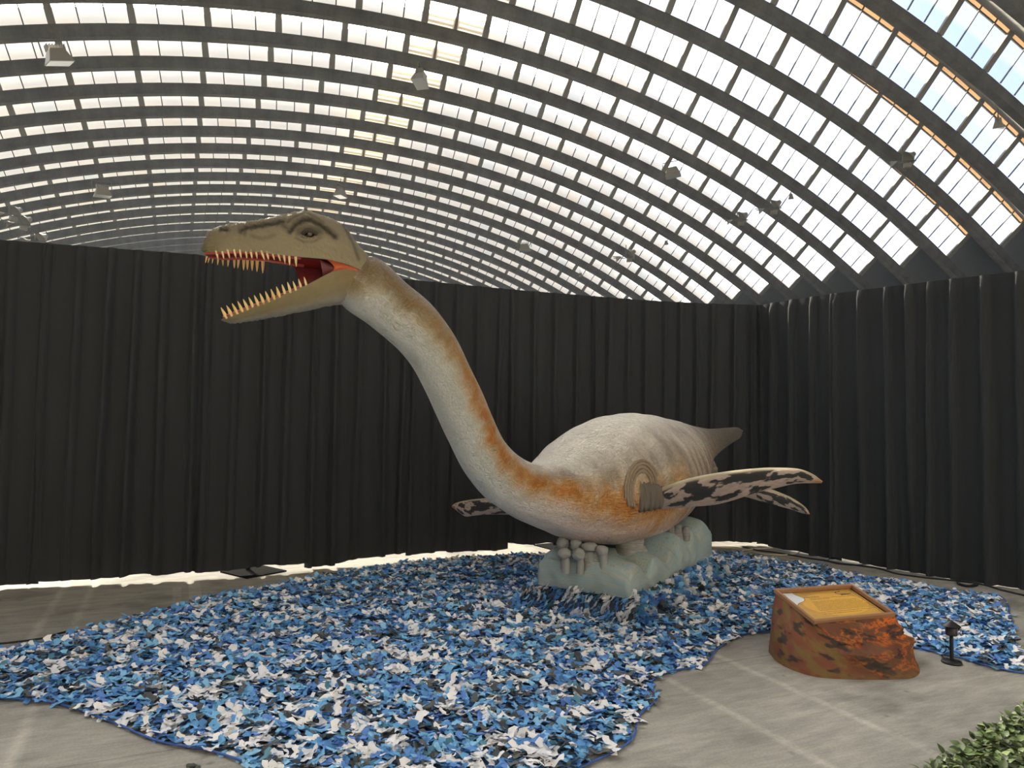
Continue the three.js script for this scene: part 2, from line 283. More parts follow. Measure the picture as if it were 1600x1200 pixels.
//@@OBJECTS
// ---------------------------------------------------------------- plesiosaur model
const dino = tag(group('plesiosaur_model'), 'life-size long-necked sea reptile model with open toothed mouth on a wave base', 'animal model');
const addTo = dino;
{
  // control rings from the head to the tail: photo pixel, distance, half width, height above and below the spine
  const C = [
    [538, 424, 5.06, .14, .12, .12], [552, 434, 5.08, .185, .185, .185], [570, 446, 5.1, .2, .212, .21], [605, 474, 5.16, .195, .198, .2], [646, 509, 5.22, .19, .2, .2], [676, 547, 5.3, .19, .19, .19], [697, 587, 5.36, .19, .186, .186], [715, 625, 5.42, .19, .19, .19],
    [734, 668, 5.48, .195, .186, .186], [756, 711, 5.53, .205, .186, .19], [785, 743, 5.6, .22, .195, .21], [820, 764, 5.72, .26, .215, .235], [858, 771, 5.9, .37, .285, .3], [893, 769, 6.12, .5, .41, .4], [925, 762, 6.36, .61, .525, .485], [955, 755, 6.6, .665, .6, .54],
    [985, 746, 6.88, .67, .605, .545], [1013, 735, 7.16, .61, .555, .5], [1040, 720, 7.45, .5, .45, .43], [1065, 706, 7.7, .37, .315, .34], [1088, 695, 7.9, .25, .205, .25], [1110, 688, 8.03, .17, .13, .17], [1135, 681, 8.14, .11, .09, .1], [1152, 675, 8.2, .07, .055, .07], [1160, 673, 8.23, .008, .008, .008]];
  const n = C.length, cur = new THREE.CatmullRomCurve3(C.map((c) => at(c[0], c[1], c[2])), false, 'centripetal');
  const cr = (k, t) => { const x = clamp(t, 0, 1) * (n - 1), i = Math.min(n - 2, Math.floor(x)), f = x - i, g = (j) => C[clamp(j, 0, n - 1)][k], p0 = g(i - 1), p1 = g(i), p2 = g(i + 1), p3 = g(i + 2); return p1 + 0.5 * f * (p2 - p0 + f * (2 * p0 - 5 * p1 + 4 * p2 - p3 + f * (3 * (p1 - p2) + p3 - p0))); };
  const up = V(0, 1, 0), NU = 96, NV = 300;
  const ringPoint = (u, t) => {
    const p = cur.getPoint(t), tg = cur.getTangent(t).negate(), sd = V().crossVectors(up, tg).normalize(), dor = V().crossVectors(tg, sd);
    const a = u * 2 * Math.PI, cs = Math.cos(a), sn = Math.sin(a), w = Math.max(0.01, cr(3, t)), hgt = cs > 0 ? cr(4, t) : cr(5, t);
    const k = 1 + 0.012 * n3(p.x * 3 + sn * 2, p.y * 3 + cs * 2, p.z * 3);
    return p.addScaledVector(sd, sn * w * k).addScaledVector(dor, cs * Math.max(0.01, hgt) * k);
  };
  const g = surface(NU, NV, (u, v) => ringPoint(u, v), true);
  const I = (v) => v * (n - 1);                                // control index
  // airbrushed colours: grey back, orange flank stripe, pale belly
  const skin = tex(1024, 2048, (u, v) => {
    const q = I(v), ph = Math.abs(u <= 0.5 ? u : 1 - u) * 360, side = u <= 0.5 ? 0 : 50;
    const wob = 16 * fbm2(v * 22 + side, 3, 2) + 5 * fbm2(v * 70 + side, ph / 30, 3);
    const back = q < 11 ? mixc([146, 136, 120], [214, 208, 197], sstep(2, 8, q)) : mixc([214, 208, 197], [160, 152, 141], sstep(17, 20, q));
    const belly = q < 9 ? [222, 223, 217] : mixc([222, 223, 217], [228, 206, 196], sstep(9, 13, q));
    const cen = interp([0, 3, 7, 10, 12, 14, 24], [75, 70, 66, 72, 88, 104, 104], q), half = interp([0, 2, 5, 8, 12, 15, 17, 20, 24], [34, 34, 30, 27, 25, 29, 38, 44, 60], q);
    const amt = interp([0, 2, 4, 6, 8, 14.5, 16, 18, 20, 24], [0.55, 0.65, 0.75, 0.85, 1, 1, 0.75, 0.6, 0.35, 0.2], q);
    let orange = q < 6 ? mixc([150, 118, 66], [182, 128, 58], sstep(3, 6, q)) : q < 15 ? [192, 122, 48] : mixc([192, 122, 48], [128, 98, 70], sstep(15, 16.5, q));
    const e = (ph + wob - cen) / half;
    let c = mixc(back, belly, sstep(-0.2, 1.1, e));
    const st = Math.exp(-e * e * 1.1) * amt; c = mixc(c, orange, clamp(st * (0.85 + 0.45 * fbm2(v * 36 + side, ph / 50, 3)), 0, 1));
    const sm = Math.exp(-Math.pow((ph + wob - cen + half * 1.35) / (half * 0.7), 2)) * clamp(0.4 + 0.7 * fbm2(v * 26 + 20 + side, ph / 60, 2), 0, 1) * interp([0, 9, 11, 16, 24], [0.15, 0.25, 0.75, 0.8, 0.5], q);
    c = mixc(c, [104, 96, 88], sm);
    if (q > 15 && q < 20) { const b = clamp(Math.sin(v * 330 + 2 * n2(v * 20, ph / 60)) * 0.5 + 0.2, 0, 1) * sstep(15, 16, q) * sstep(150, 115, ph) * sstep(50, 80, ph); c = mixc(c, [96, 76, 58], b * 0.6); }
    if (q > 19) c = mixc(c, [112, 102, 90], sstep(19, 22, q) * 0.8);
    if (q < 2.6 && ph > 100) c = mixc(c, [170, 148, 104], (1 - sstep(1.4, 2.6, q)) * sstep(150, 110, ph));
    const sp = 7 * n2(u * 60, v * 160) + 6 * n2(u * 200, v * 500); return [c[0] + sp, c[1] + sp, c[2] + sp];
  });
  const creases = tex(1024, 1024, (u, v) => {
    const w = 0.012 * torus(u, v, 9, 9, 2), l1 = Math.pow(clamp(1 - 1.5 * Math.abs(torus(u, v + w, 5, 34)), 0, 1), 2), l2 = Math.pow(clamp(1 - 2.2 * Math.abs(torus(u, v, 26, 12, 5)), 0, 1), 3), l3 = Math.pow(clamp(1 - 3 * Math.abs(torus(u, v, 8, 10, 9)), 0, 1), 3);
    return 215 - 110 * l1 * clamp(0.6 + 0.8 * torus(u, v, 5, 5, 12), 0.1, 1) - 55 * l2 - 70 * l3 + 10 * torus(u, v, 90, 90, 3);
  }, false);
  creases.repeat.set(4, 8);
  const bodyMat = std(0xffffff, 0.62, { map: skin, bumpMap: creases, bumpScale: 0.036, side: THREE.DoubleSide });
  mesh('body', g, bodyMat, dino);

  // ---- head: local frame with the snout pointing to the reptile's front
  const psi = 0.22, O = at(556, 430, 5.1);
  const F = camR.clone().multiplyScalar(-Math.cos(psi)).addScaledVector(camF, -Math.sin(psi)), Wd = camF.clone().multiplyScalar(-Math.cos(psi)).addScaledVector(camR, Math.sin(psi)), U = camU.clone();
  const onSide = (px, py, w) => { const d = rayOf(px, py), o = O.clone().addScaledVector(Wd, w), t = o.sub(EYE).dot(Wd) / d.dot(Wd); return EYE.clone().addScaledVector(d, t); };
  const skX = [317, 321, 330, 342, 360, 380, 410, 442, 460, 475, 487, 502, 516, 530, 542, 550, 560, 575];
  const skTop = [391, 377, 362, 355.5, 352.5, 350, 344.5, 338, 334, 332, 333, 340, 344, 349.5, 360, 371, 386, 402];
  const lipX = [317, 340, 367, 405, 442, 480, 512, 540, 560, 575], lipY = [395, 394, 392.5, 394, 399, 402.5, 405, 412, 420, 430];
  const hwX = [317, 321, 330, 342, 380, 410, 442, 475, 502, 530, 552, 564, 575], hwY = [0.02, 0.065, 0.1, 0.12, 0.135, 0.145, 0.16, 0.185, 0.2, 0.212, 0.215, 0.2, 0.16];
  const inv = (p) => { const q = p.clone().sub(O); return [q.dot(F), q.dot(U), q.dot(Wd)]; };
  const world = (a, b, w) => O.clone().addScaledVector(F, a).addScaledVector(U, b).addScaledVector(Wd, w);
  const station = (x) => { const hw = interp(hwX, hwY, x), t = inv(onSide(x, interp(skX, skTop, x), 0)), l = inv(onSide(x, interp(lipX, lipY, x), hw)); return { hw, a: t[0], top: t[1], la: l[0], lip: l[1] }; };
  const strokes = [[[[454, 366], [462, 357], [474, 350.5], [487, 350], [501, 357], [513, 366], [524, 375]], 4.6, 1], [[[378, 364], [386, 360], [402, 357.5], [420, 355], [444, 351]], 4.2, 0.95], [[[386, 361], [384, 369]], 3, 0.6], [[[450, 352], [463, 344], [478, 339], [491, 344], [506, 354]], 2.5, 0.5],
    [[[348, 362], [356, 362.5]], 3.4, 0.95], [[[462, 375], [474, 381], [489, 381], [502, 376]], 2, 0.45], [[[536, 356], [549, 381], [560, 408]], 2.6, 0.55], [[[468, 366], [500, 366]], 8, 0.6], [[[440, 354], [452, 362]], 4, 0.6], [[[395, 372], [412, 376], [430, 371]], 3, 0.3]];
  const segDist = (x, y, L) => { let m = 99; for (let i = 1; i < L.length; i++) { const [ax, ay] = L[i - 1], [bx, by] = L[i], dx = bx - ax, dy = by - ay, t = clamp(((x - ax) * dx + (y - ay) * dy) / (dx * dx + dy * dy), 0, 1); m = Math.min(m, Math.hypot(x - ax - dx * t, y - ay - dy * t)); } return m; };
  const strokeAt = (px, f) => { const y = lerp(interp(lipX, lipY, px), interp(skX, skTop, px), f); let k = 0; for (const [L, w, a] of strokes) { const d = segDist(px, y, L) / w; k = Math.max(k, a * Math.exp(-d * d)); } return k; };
  const headCol = (px, f, w) => {                               // f: 0 at the lip, 1 on the crest
    let c = mixc(lin(180, 168, 138), lin(160, 151, 132), sstep(0.3, 0.95, f));
    c = mixc(c, lin(160, 144, 84), (1 - sstep(332, 352, px)) * 0.7 * (1 - f));
    const nz = 0.5 + 0.5 * fbm2(px * 0.05 + w * 9, f * 5, 3); c = mixc(c, lin(180, 165, 134), 0.3 * nz);
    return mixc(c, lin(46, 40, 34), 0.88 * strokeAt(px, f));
  };
  const NXs = 200, NAs = 120;
  const skull = surface(NAs, NXs, (u, v) => {
    const px = lerp(575, 317, Math.pow(v, 0.92)), s = station(px), al = Math.PI * u, cs = Math.cos(al), sn = Math.sin(al);
    let w = Math.sign(cs) * s.hw * Math.pow(Math.abs(cs), 0.62), b = lerp(s.lip, s.top, Math.pow(sn, 0.9)), a = lerp(s.la, s.a, sn);
    const f = (b - s.lip) / Math.max(0.01, s.top - s.lip), sg = Math.sign(w || 1), G = (cx, cf, rx, rf) => Math.exp(-Math.pow((px - cx) / rx, 2) - Math.pow((f - cf) / rf, 2));
    // brow ridge, eye hollow, cheek, groove along the snout, nostril
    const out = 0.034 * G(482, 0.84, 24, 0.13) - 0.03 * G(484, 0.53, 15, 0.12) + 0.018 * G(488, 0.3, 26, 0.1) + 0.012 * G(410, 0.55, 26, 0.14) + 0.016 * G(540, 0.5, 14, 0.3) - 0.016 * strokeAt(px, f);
    w += sg * out;
    const wr = 0.006 * n3(a * 22, b * 34, w * 14) + 0.0055 * n3(a * 50, b * 85, w * 40) + (px < 338 ? 0.006 * Math.sin(b * 260) * sstep(338, 322, px) : 0);
    return world(a + (px < 338 ? wr : 0), b + wr * sn, w + sg * wr * 0.8);
  }, false, (u, v) => { const px = lerp(575, 317, Math.pow(v, 0.92)), sn = Math.sin(Math.PI * u); return headCol(px, Math.pow(sn, 0.9), Math.cos(Math.PI * u), 0); });
  const wrinkle = tex(512, 512, (u, v) => { const a = 1 - Math.abs(tile(u, v, 70)) * 2.4, b = 1 - Math.abs(tile(u, v, 150, 9)) * 2.2; return 200 - 100 * Math.pow(clamp(a, 0, 1), 5) - 60 * Math.pow(clamp(b, 0, 1), 5); }, false);
  wrinkle.repeat.set(2.2, 3);
  const headMat = std(0xffffff, 0.62, { vertexColors: true, bumpMap: wrinkle, bumpScale: 0.02, side: THREE.DoubleSide });
  const sk = mesh('skull', skull, headMat, dino); sk.userData.label = 'olive brown upper head with heavy brows';
  const mouthTex = tex(256, 256, (u, v) => { const k = tile(u, v, 12); return [118 + 26 * k, 26 + 12 * k, 30 + 12 * k]; });
  const redMat = std(0xffffff, 0.38, { map: mouthTex, side: THREE.DoubleSide });
  const gumMat = std(new THREE.Color().setRGB(0.34, 0.06, 0.045), 0.35, { side: THREE.DoubleSide }), cheekMat = std(new THREE.Color().setRGB(0.62, 0.16, 0.06), 0.4, { side: THREE.DoubleSide });
  mesh('palate', surface(24, 60, (u, v) => { const px = lerp(560, 319, v), s = station(px), w = lerp(s.hw, -s.hw, u) * 0.985; return world(s.la, s.lip - 0.004 + 0.05 * Math.sin(Math.PI * u) * sstep(317, 360, px), w); }), redMat, sk).userData.label = 'dark red palate';
  // ---- lower jaw
  const jX = [346, 352, 362, 390, 420, 455, 480, 505, 520, 540, 556, 566, 572], jLip = [499, 496, 492, 481, 470, 455, 445, 431.5, 424, 420, 422, 430, 442], jBot = [500.5, 503, 505.5, 502, 496.5, 489.5, 484.5, 479, 476, 474, 466, 458, 450];
  const jHX = [346, 352, 362, 390, 420, 455, 490, 520, 545, 560, 572], jHW = [0.012, 0.05, 0.08, 0.105, 0.12, 0.14, 0.165, 0.19, 0.207, 0.2, 0.15];
  const jst = (x) => { const hw = interp(jHX, jHW, x), l = inv(onSide(x, interp(jX, jLip, x), hw)), b = inv(onSide(x, interp(jX, jBot, x), 0)); return { hw, la: l[0], lip: l[1], a: b[0], bot: b[1] }; };
  const jaw = surface(48, 100, (u, v) => {
    const px = lerp(572, 346, Math.pow(v, 0.94)), s = jst(px), al = Math.PI * u, cs = Math.cos(al), sn = Math.sin(al);
    const w = Math.sign(cs) * s.hw * Math.pow(Math.abs(cs), 0.6), b = lerp(s.lip, s.bot, Math.pow(sn, 0.85)), wr = 0.004 * n3(px * 0.12, b * 30, w * 14) + 0.003 * n3(px * 0.3, b * 70, w * 30);
    return world(lerp(s.la, s.a, sn), b - wr * sn, w + Math.sign(w || 1) * wr);
  }, false, (u, v) => { const px = lerp(572, 346, Math.pow(v, 0.94)), sn = Math.sin(Math.PI * u), k = 0.5 + 0.5 * fbm2(px * 0.06, u * 6, 3); let c = mixc(lin(186, 170, 128), lin(214, 206, 188), sstep(0.55, 1, sn)); c = mixc(c, lin(186, 176, 152), (1 - sstep(350, 372, px)) * 0.8); c = mixc(c, lin(150, 118, 84), sstep(505, 550, px) * 0.5 * (1 - sn)); return mixc(c, lin(140, 124, 88), 0.35 * k); });
  const jw = mesh('lower_jaw', jaw, headMat, dino); jw.userData.label = 'olive lower jaw hanging open';
  mesh('jaw_lining', surface(20, 60, (u, v) => { const px = lerp(566, 348, v), s = jst(px), w = lerp(s.hw, -s.hw, u) * 0.97; return world(s.la, s.lip + 0.003 - 0.028 * Math.sin(Math.PI * u) * sstep(346, 380, px), w); }), redMat, jw).userData.label = 'dark red floor of the mouth';
  // gum ridges, cheeks and throat wall
  for (const sgn of [1, -1]) {
    mesh('gum', tube(Array.from({ length: 22 }, (_, i) => { const px = lerp(350, 470, i / 21), s = jst(px); return world(s.la, s.lip + 0.006, sgn * s.hw * 0.88); }), 0.011, 60, 8), gumMat, jw);
    mesh('gum', tube(Array.from({ length: 24 }, (_, i) => { const px = lerp(321, 470, i / 23), s = station(px); return world(s.la, s.lip - 0.004, sgn * s.hw * 0.9); }), 0.011, 70, 8), gumMat, sk);
    const x0 = sgn > 0 ? 510 : 450;                             // cheek membrane between the jaws
    mesh('cheek', surface(10, 16, (u, v) => { const px = lerp(x0, 566, u), s = station(px), j = jst(px), bow = Math.sin(Math.PI * v) * (1 - u); return world(lerp(j.la, s.la, v) - 0.05 * bow, lerp(j.lip, s.lip, v), sgn * (lerp(j.hw, s.hw, v) * 0.97 + 0.004 - 0.035 * bow)); }), sgn > 0 ? cheekMat : redMat, dino).userData.label = sgn > 0 ? 'orange skin fold at the corner of the mouth' : 'dark red inner cheek';
  }
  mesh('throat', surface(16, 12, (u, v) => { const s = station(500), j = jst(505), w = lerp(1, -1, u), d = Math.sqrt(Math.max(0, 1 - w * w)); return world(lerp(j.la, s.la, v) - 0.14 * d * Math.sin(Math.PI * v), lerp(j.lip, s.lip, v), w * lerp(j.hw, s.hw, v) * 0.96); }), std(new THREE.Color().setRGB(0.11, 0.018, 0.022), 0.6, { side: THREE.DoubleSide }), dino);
  const tongue = surface(14, 40, (u, v) => { const px = lerp(540, 404, v), s = jst(px), hw = s.hw * 0.55 * Math.pow(Math.max(0, 1 - v * v * v), 0.5), a = Math.PI * u; return world(s.la, s.lip - 0.022 + 0.028 * Math.sin(a), hw * Math.cos(a)); });
  mesh('tongue', tongue, std(new THREE.Color().setRGB(0.33, 0.06, 0.07), 0.35, { side: THREE.DoubleSide }), jw);
  // ---- teeth
  const toothMats = [std(new THREE.Color().setRGB(0.72, 0.52, 0.2), 0.35), std(new THREE.Color().setRGB(0.74, 0.6, 0.3), 0.35)];
  const toothGeo = new THREE.LatheGeometry([[0.001, -0.12], [0.16, -0.1], [0.155, 0.1], [0.135, 0.4], [0.09, 0.72], [0.035, 0.95], [0.001, 1]].map((p) => new THREE.Vector2(...p)), 9);
  const tooth = (base, tip, mat, parent, r = 1) => { const o = mesh('tooth', toothGeo, mat, parent), d = tip.clone().sub(base), L = d.length(); o.position.copy(base); o.quaternion.setFromUnitVectors(V(0, 1, 0), d.normalize()); o.scale.set(L * 1.0 * r, L, L * 1.0 * r); return o; };
  const up1 = [[338, 393, 341, 406], [347, 391.5, 350, 405], [356, 391, 359, 404], [366, 391, 369, 404], [375, 391, 377, 404], [384, 391.5, 386, 404.5], [392, 392, 394, 405], [400, 392.5, 402, 405], [409, 393, 413.5, 407], [417, 394, 420, 407], [426, 396, 429, 407], [435, 397.5, 438.5, 409], [444, 399.5, 445.6, 412.5], [452, 401, 452.5, 415], [462, 402.5, 463, 417]];
  for (const [x, y, x2, y2] of up1) { const w = interp(hwX, hwY, x) * 0.95; tooth(onSide(x, y, w), onSide(x2, y2, w * 0.97), toothMats[1], sk); }
  const up2 = [[323, 396, 321, 411], [327, 397, 325, 411], [333, 398, 331.5, 412], [341, 399, 340, 414.5], [348, 400.5, 348.5, 416], [357, 402, 356, 417], [366, 403, 366, 419.5], [373, 405, 371.5, 419.5], [381, 406.5, 380.5, 422.5], [387, 408.5, 386.5, 422], [394, 411, 394, 423.5], [402, 413.5, 401.5, 425], [411, 416.5, 410.5, 427.5]];
  for (const [x, y, x2, y2] of up2) { const w = -interp(hwX, hwY, x + 14) * 0.93; const s = station(clamp(x + (x < 340 ? 0 : 8), 318, 560)), b = world(inv(onSide(x, y, w))[0], s.lip, w), t = onSide(x2, y2, w * 0.98); tooth(b, t, toothMats[0], sk, 0.8); }
  for (let i = 0; i < 16; i++) { const x = lerp(354, 479, i / 15), y = interp(jX, jLip, x), w = interp(jHX, jHW, x) * 0.93, l = i > 12 ? 13 : 15, dx = lerp(-9, -4, i / 15); tooth(onSide(x, y + 1, w), onSide(x + dx, y - l, w * 0.96), i < 11 ? toothMats[0] : toothMats[1], jw, 0.95); }
  for (let i = 0; i < 10; i++) { const x = lerp(358, 432, i / 9), s = jst(x), w = -s.hw * 0.92, b = world(s.la, s.lip, w); tooth(b, world(s.la + lerp(0.035, 0.02, i / 9), s.lip + 0.075, w * 0.98), toothMats[0], jw, 0.85); }
  // ---- eyes
  for (const sgn of [1, -1]) {
    const e = sgn > 0 ? onSide(483.5, 367, 0.15) : world(inv(onSide(483.5, 367, 0.15))[0], inv(onSide(483.5, 367, 0.15))[1], -0.15);
    const eg = new THREE.SphereGeometry(0.034, 24, 16); const eye = mesh('eye', eg, std(0x0d0b09, 0.12), sk); eye.position.copy(e); eye.userData.label = 'dark glossy eye with a pale brown iris';
    const ir = new THREE.SphereGeometry(0.0345, 20, 8, 0, Math.PI * 2, 0, 0.42), iris = mesh('iris', ir, std(0x4f3f2a, 0.15), sk); iris.position.copy(e); iris.quaternion.setFromUnitVectors(V(0, 1, 0), Wd.clone().multiplyScalar(sgn).addScaledVector(F, -0.15).normalize());
    for (const [y0, y1, r] of [[0.016, 0.024, 0.015], [-0.026, -0.018, 0.012]]) {
      const lid = tube(range(-1, 1, 10).map((t) => e.clone().addScaledVector(F, t * 0.046).addScaledVector(U, y0 + (y1 - y0) * (1 - t * t) * (y0 > 0 ? 1 : -1) + (y0 > 0 ? -0.012 * t * t : 0.012 * t * t)).addScaledVector(Wd, sgn * (0.03 - 0.022 * t * t))), r, 24, 8);
      mesh('eyelid', lid, std(y0 > 0 ? 0x3a3329 : 0x7d7057, 0.7), sk);
    }
  }
  // ---- flippers: leading edge and trailing edge as survey points
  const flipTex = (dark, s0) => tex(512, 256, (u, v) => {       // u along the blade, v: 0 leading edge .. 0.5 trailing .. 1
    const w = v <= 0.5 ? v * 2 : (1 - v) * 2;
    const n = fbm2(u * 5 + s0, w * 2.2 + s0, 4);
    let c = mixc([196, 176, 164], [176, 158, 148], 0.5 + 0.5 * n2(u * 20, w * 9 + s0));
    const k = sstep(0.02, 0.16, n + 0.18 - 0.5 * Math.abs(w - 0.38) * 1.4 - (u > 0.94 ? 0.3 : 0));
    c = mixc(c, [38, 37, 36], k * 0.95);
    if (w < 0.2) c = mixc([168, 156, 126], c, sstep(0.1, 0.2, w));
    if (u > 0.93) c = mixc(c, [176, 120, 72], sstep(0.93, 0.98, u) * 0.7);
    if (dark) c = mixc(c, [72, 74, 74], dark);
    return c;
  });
  function flipper(name, label, lead, trail, thick, dark, s0, depthShift) {
    const L = new THREE.CatmullRomCurve3(lead.map((p) => at(...p))), T = new THREE.CatmullRomCurve3(trail.map((p) => at(...p)));
    const g = surface(48, 70, (u, v) => {
      const a = L.getPoint(v), b = T.getPoint(v), c = a.clone().add(b).multiplyScalar(0.5), ch = a.clone().sub(b).multiplyScalar(0.5), tg = L.getTangent(v), nrm = V().crossVectors(ch.clone().normalize(), tg).normalize();
      const al = u * 2 * Math.PI, cs = Math.cos(al), sn = Math.sin(al), th = thick * Math.pow(Math.max(0.02, 1 - Math.pow(v, 3)), 0.6);
      return c.addScaledVector(ch, cs).addScaledVector(nrm, th * sn * (0.75 + 0.35 * cs) * (1 + 0.05 * n2(v * 20, al)));
    }, true);
    const uv = g.attributes.uv; for (let i = 0; i < uv.count; i++) uv.setXY(i, uv.getY(i), uv.getX(i));
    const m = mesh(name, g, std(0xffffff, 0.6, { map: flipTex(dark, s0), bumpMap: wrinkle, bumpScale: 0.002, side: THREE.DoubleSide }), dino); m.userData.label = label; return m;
  }
  flipper('flipper', 'near front flipper with black patches on pinkish white', [[1004, 778, 6.02], [1022, 769, 5.98], [1045, 758.6, 5.9], [1077, 748, 5.8], [1119, 739.5, 5.68], [1172, 733, 5.52], [1211, 731, 5.42], [1249, 733, 5.3], [1270, 741, 5.24], [1285, 752, 5.2]],
    [[1006, 792, 6.1], [1026, 795, 6.08], [1055, 794, 6.0], [1081, 792, 5.9], [1121, 788, 5.78], [1151, 780, 5.66], [1183, 769.5, 5.54], [1215, 762, 5.42], [1243, 756, 5.33], [1284, 755, 5.22]], 0.06, 0, 3.3);
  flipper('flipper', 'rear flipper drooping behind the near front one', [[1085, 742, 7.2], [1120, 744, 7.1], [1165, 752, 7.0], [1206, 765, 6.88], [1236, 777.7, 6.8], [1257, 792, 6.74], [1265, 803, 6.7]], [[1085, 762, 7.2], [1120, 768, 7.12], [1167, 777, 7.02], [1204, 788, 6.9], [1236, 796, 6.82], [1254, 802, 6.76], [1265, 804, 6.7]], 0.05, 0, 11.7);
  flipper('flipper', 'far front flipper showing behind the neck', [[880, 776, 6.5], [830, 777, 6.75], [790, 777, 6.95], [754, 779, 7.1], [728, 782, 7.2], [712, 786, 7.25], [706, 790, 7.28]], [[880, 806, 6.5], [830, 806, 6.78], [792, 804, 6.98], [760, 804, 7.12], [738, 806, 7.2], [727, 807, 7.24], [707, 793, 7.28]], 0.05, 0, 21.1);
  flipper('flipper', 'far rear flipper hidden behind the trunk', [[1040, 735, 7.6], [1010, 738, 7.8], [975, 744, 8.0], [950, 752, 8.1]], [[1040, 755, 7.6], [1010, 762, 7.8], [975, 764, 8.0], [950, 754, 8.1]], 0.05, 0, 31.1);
  // shoulder socket: wrinkled folds round a dark cuff, laid on the skin
  const bodyMesh = dino.children[0], rc = new THREE.Raycaster(); bodyMesh.updateMatrixWorld(true);
  const onSkin = (px, py, lift) => { rc.set(EYE, rayOf(px, py).normalize()); const h = rc.intersectObject(bodyMesh)[0], n = h ? h.face.normal.clone() : V(0, 0, 0); if (h && n.dot(rc.ray.direction) > 0) n.negate(); return h ? h.point.clone().addScaledVector(n, lift) : at(px, py, 6.1); };
  const foldTex = tex(256, 64, (u, v) => { const k = 0.5 + 0.5 * tile(u, v, 20); return [112 + 46 * k, 98 + 42 * k, 82 + 38 * k]; });
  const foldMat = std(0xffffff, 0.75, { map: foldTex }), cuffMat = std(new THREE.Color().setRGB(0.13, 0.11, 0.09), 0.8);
  const foldArc = (cx, cy, rx, ry, a0, a1, r, lift) => tube(range(a0, a1, 26).map((a) => onSkin(cx + Math.cos(a) * rx, cy - Math.sin(a) * ry, lift + 0.004 * n2(a * 4, r * 90))), r, 70, 9);
  for (const [rx, ry, r, a0, a1] of [[27, 50, 0.011, 0.55, 3.3], [23.5, 45, 0.014, 0.3, 3.6], [19.5, 39, 0.013, 0.4, 3.7], [16, 33, 0.013, 0.2, 3.9]]) mesh('shoulder_fold', foldArc(1003, 770, rx, ry, a0, a1, r, 0.006), foldMat, dino).userData.label = 'wrinkled skin fold round the flipper joint';
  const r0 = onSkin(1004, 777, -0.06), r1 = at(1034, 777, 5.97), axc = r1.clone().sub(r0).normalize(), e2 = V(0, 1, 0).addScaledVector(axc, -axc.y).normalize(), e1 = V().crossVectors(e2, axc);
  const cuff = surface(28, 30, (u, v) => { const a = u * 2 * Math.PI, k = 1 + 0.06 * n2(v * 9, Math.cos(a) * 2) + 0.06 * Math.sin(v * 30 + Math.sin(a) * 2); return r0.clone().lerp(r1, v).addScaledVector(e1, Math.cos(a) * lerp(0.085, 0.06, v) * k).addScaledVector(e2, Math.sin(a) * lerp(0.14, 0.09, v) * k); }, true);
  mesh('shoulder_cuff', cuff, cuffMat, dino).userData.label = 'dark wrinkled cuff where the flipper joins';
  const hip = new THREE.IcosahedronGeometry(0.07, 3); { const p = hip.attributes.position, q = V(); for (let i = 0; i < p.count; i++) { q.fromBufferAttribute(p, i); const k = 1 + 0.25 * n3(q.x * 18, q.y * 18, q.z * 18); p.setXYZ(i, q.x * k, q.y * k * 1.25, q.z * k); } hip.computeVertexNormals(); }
  const hipM = mesh('hip_joint', hip, cuffMat, dino); hipM.position.copy(at(1110, 734, 7.25));
}
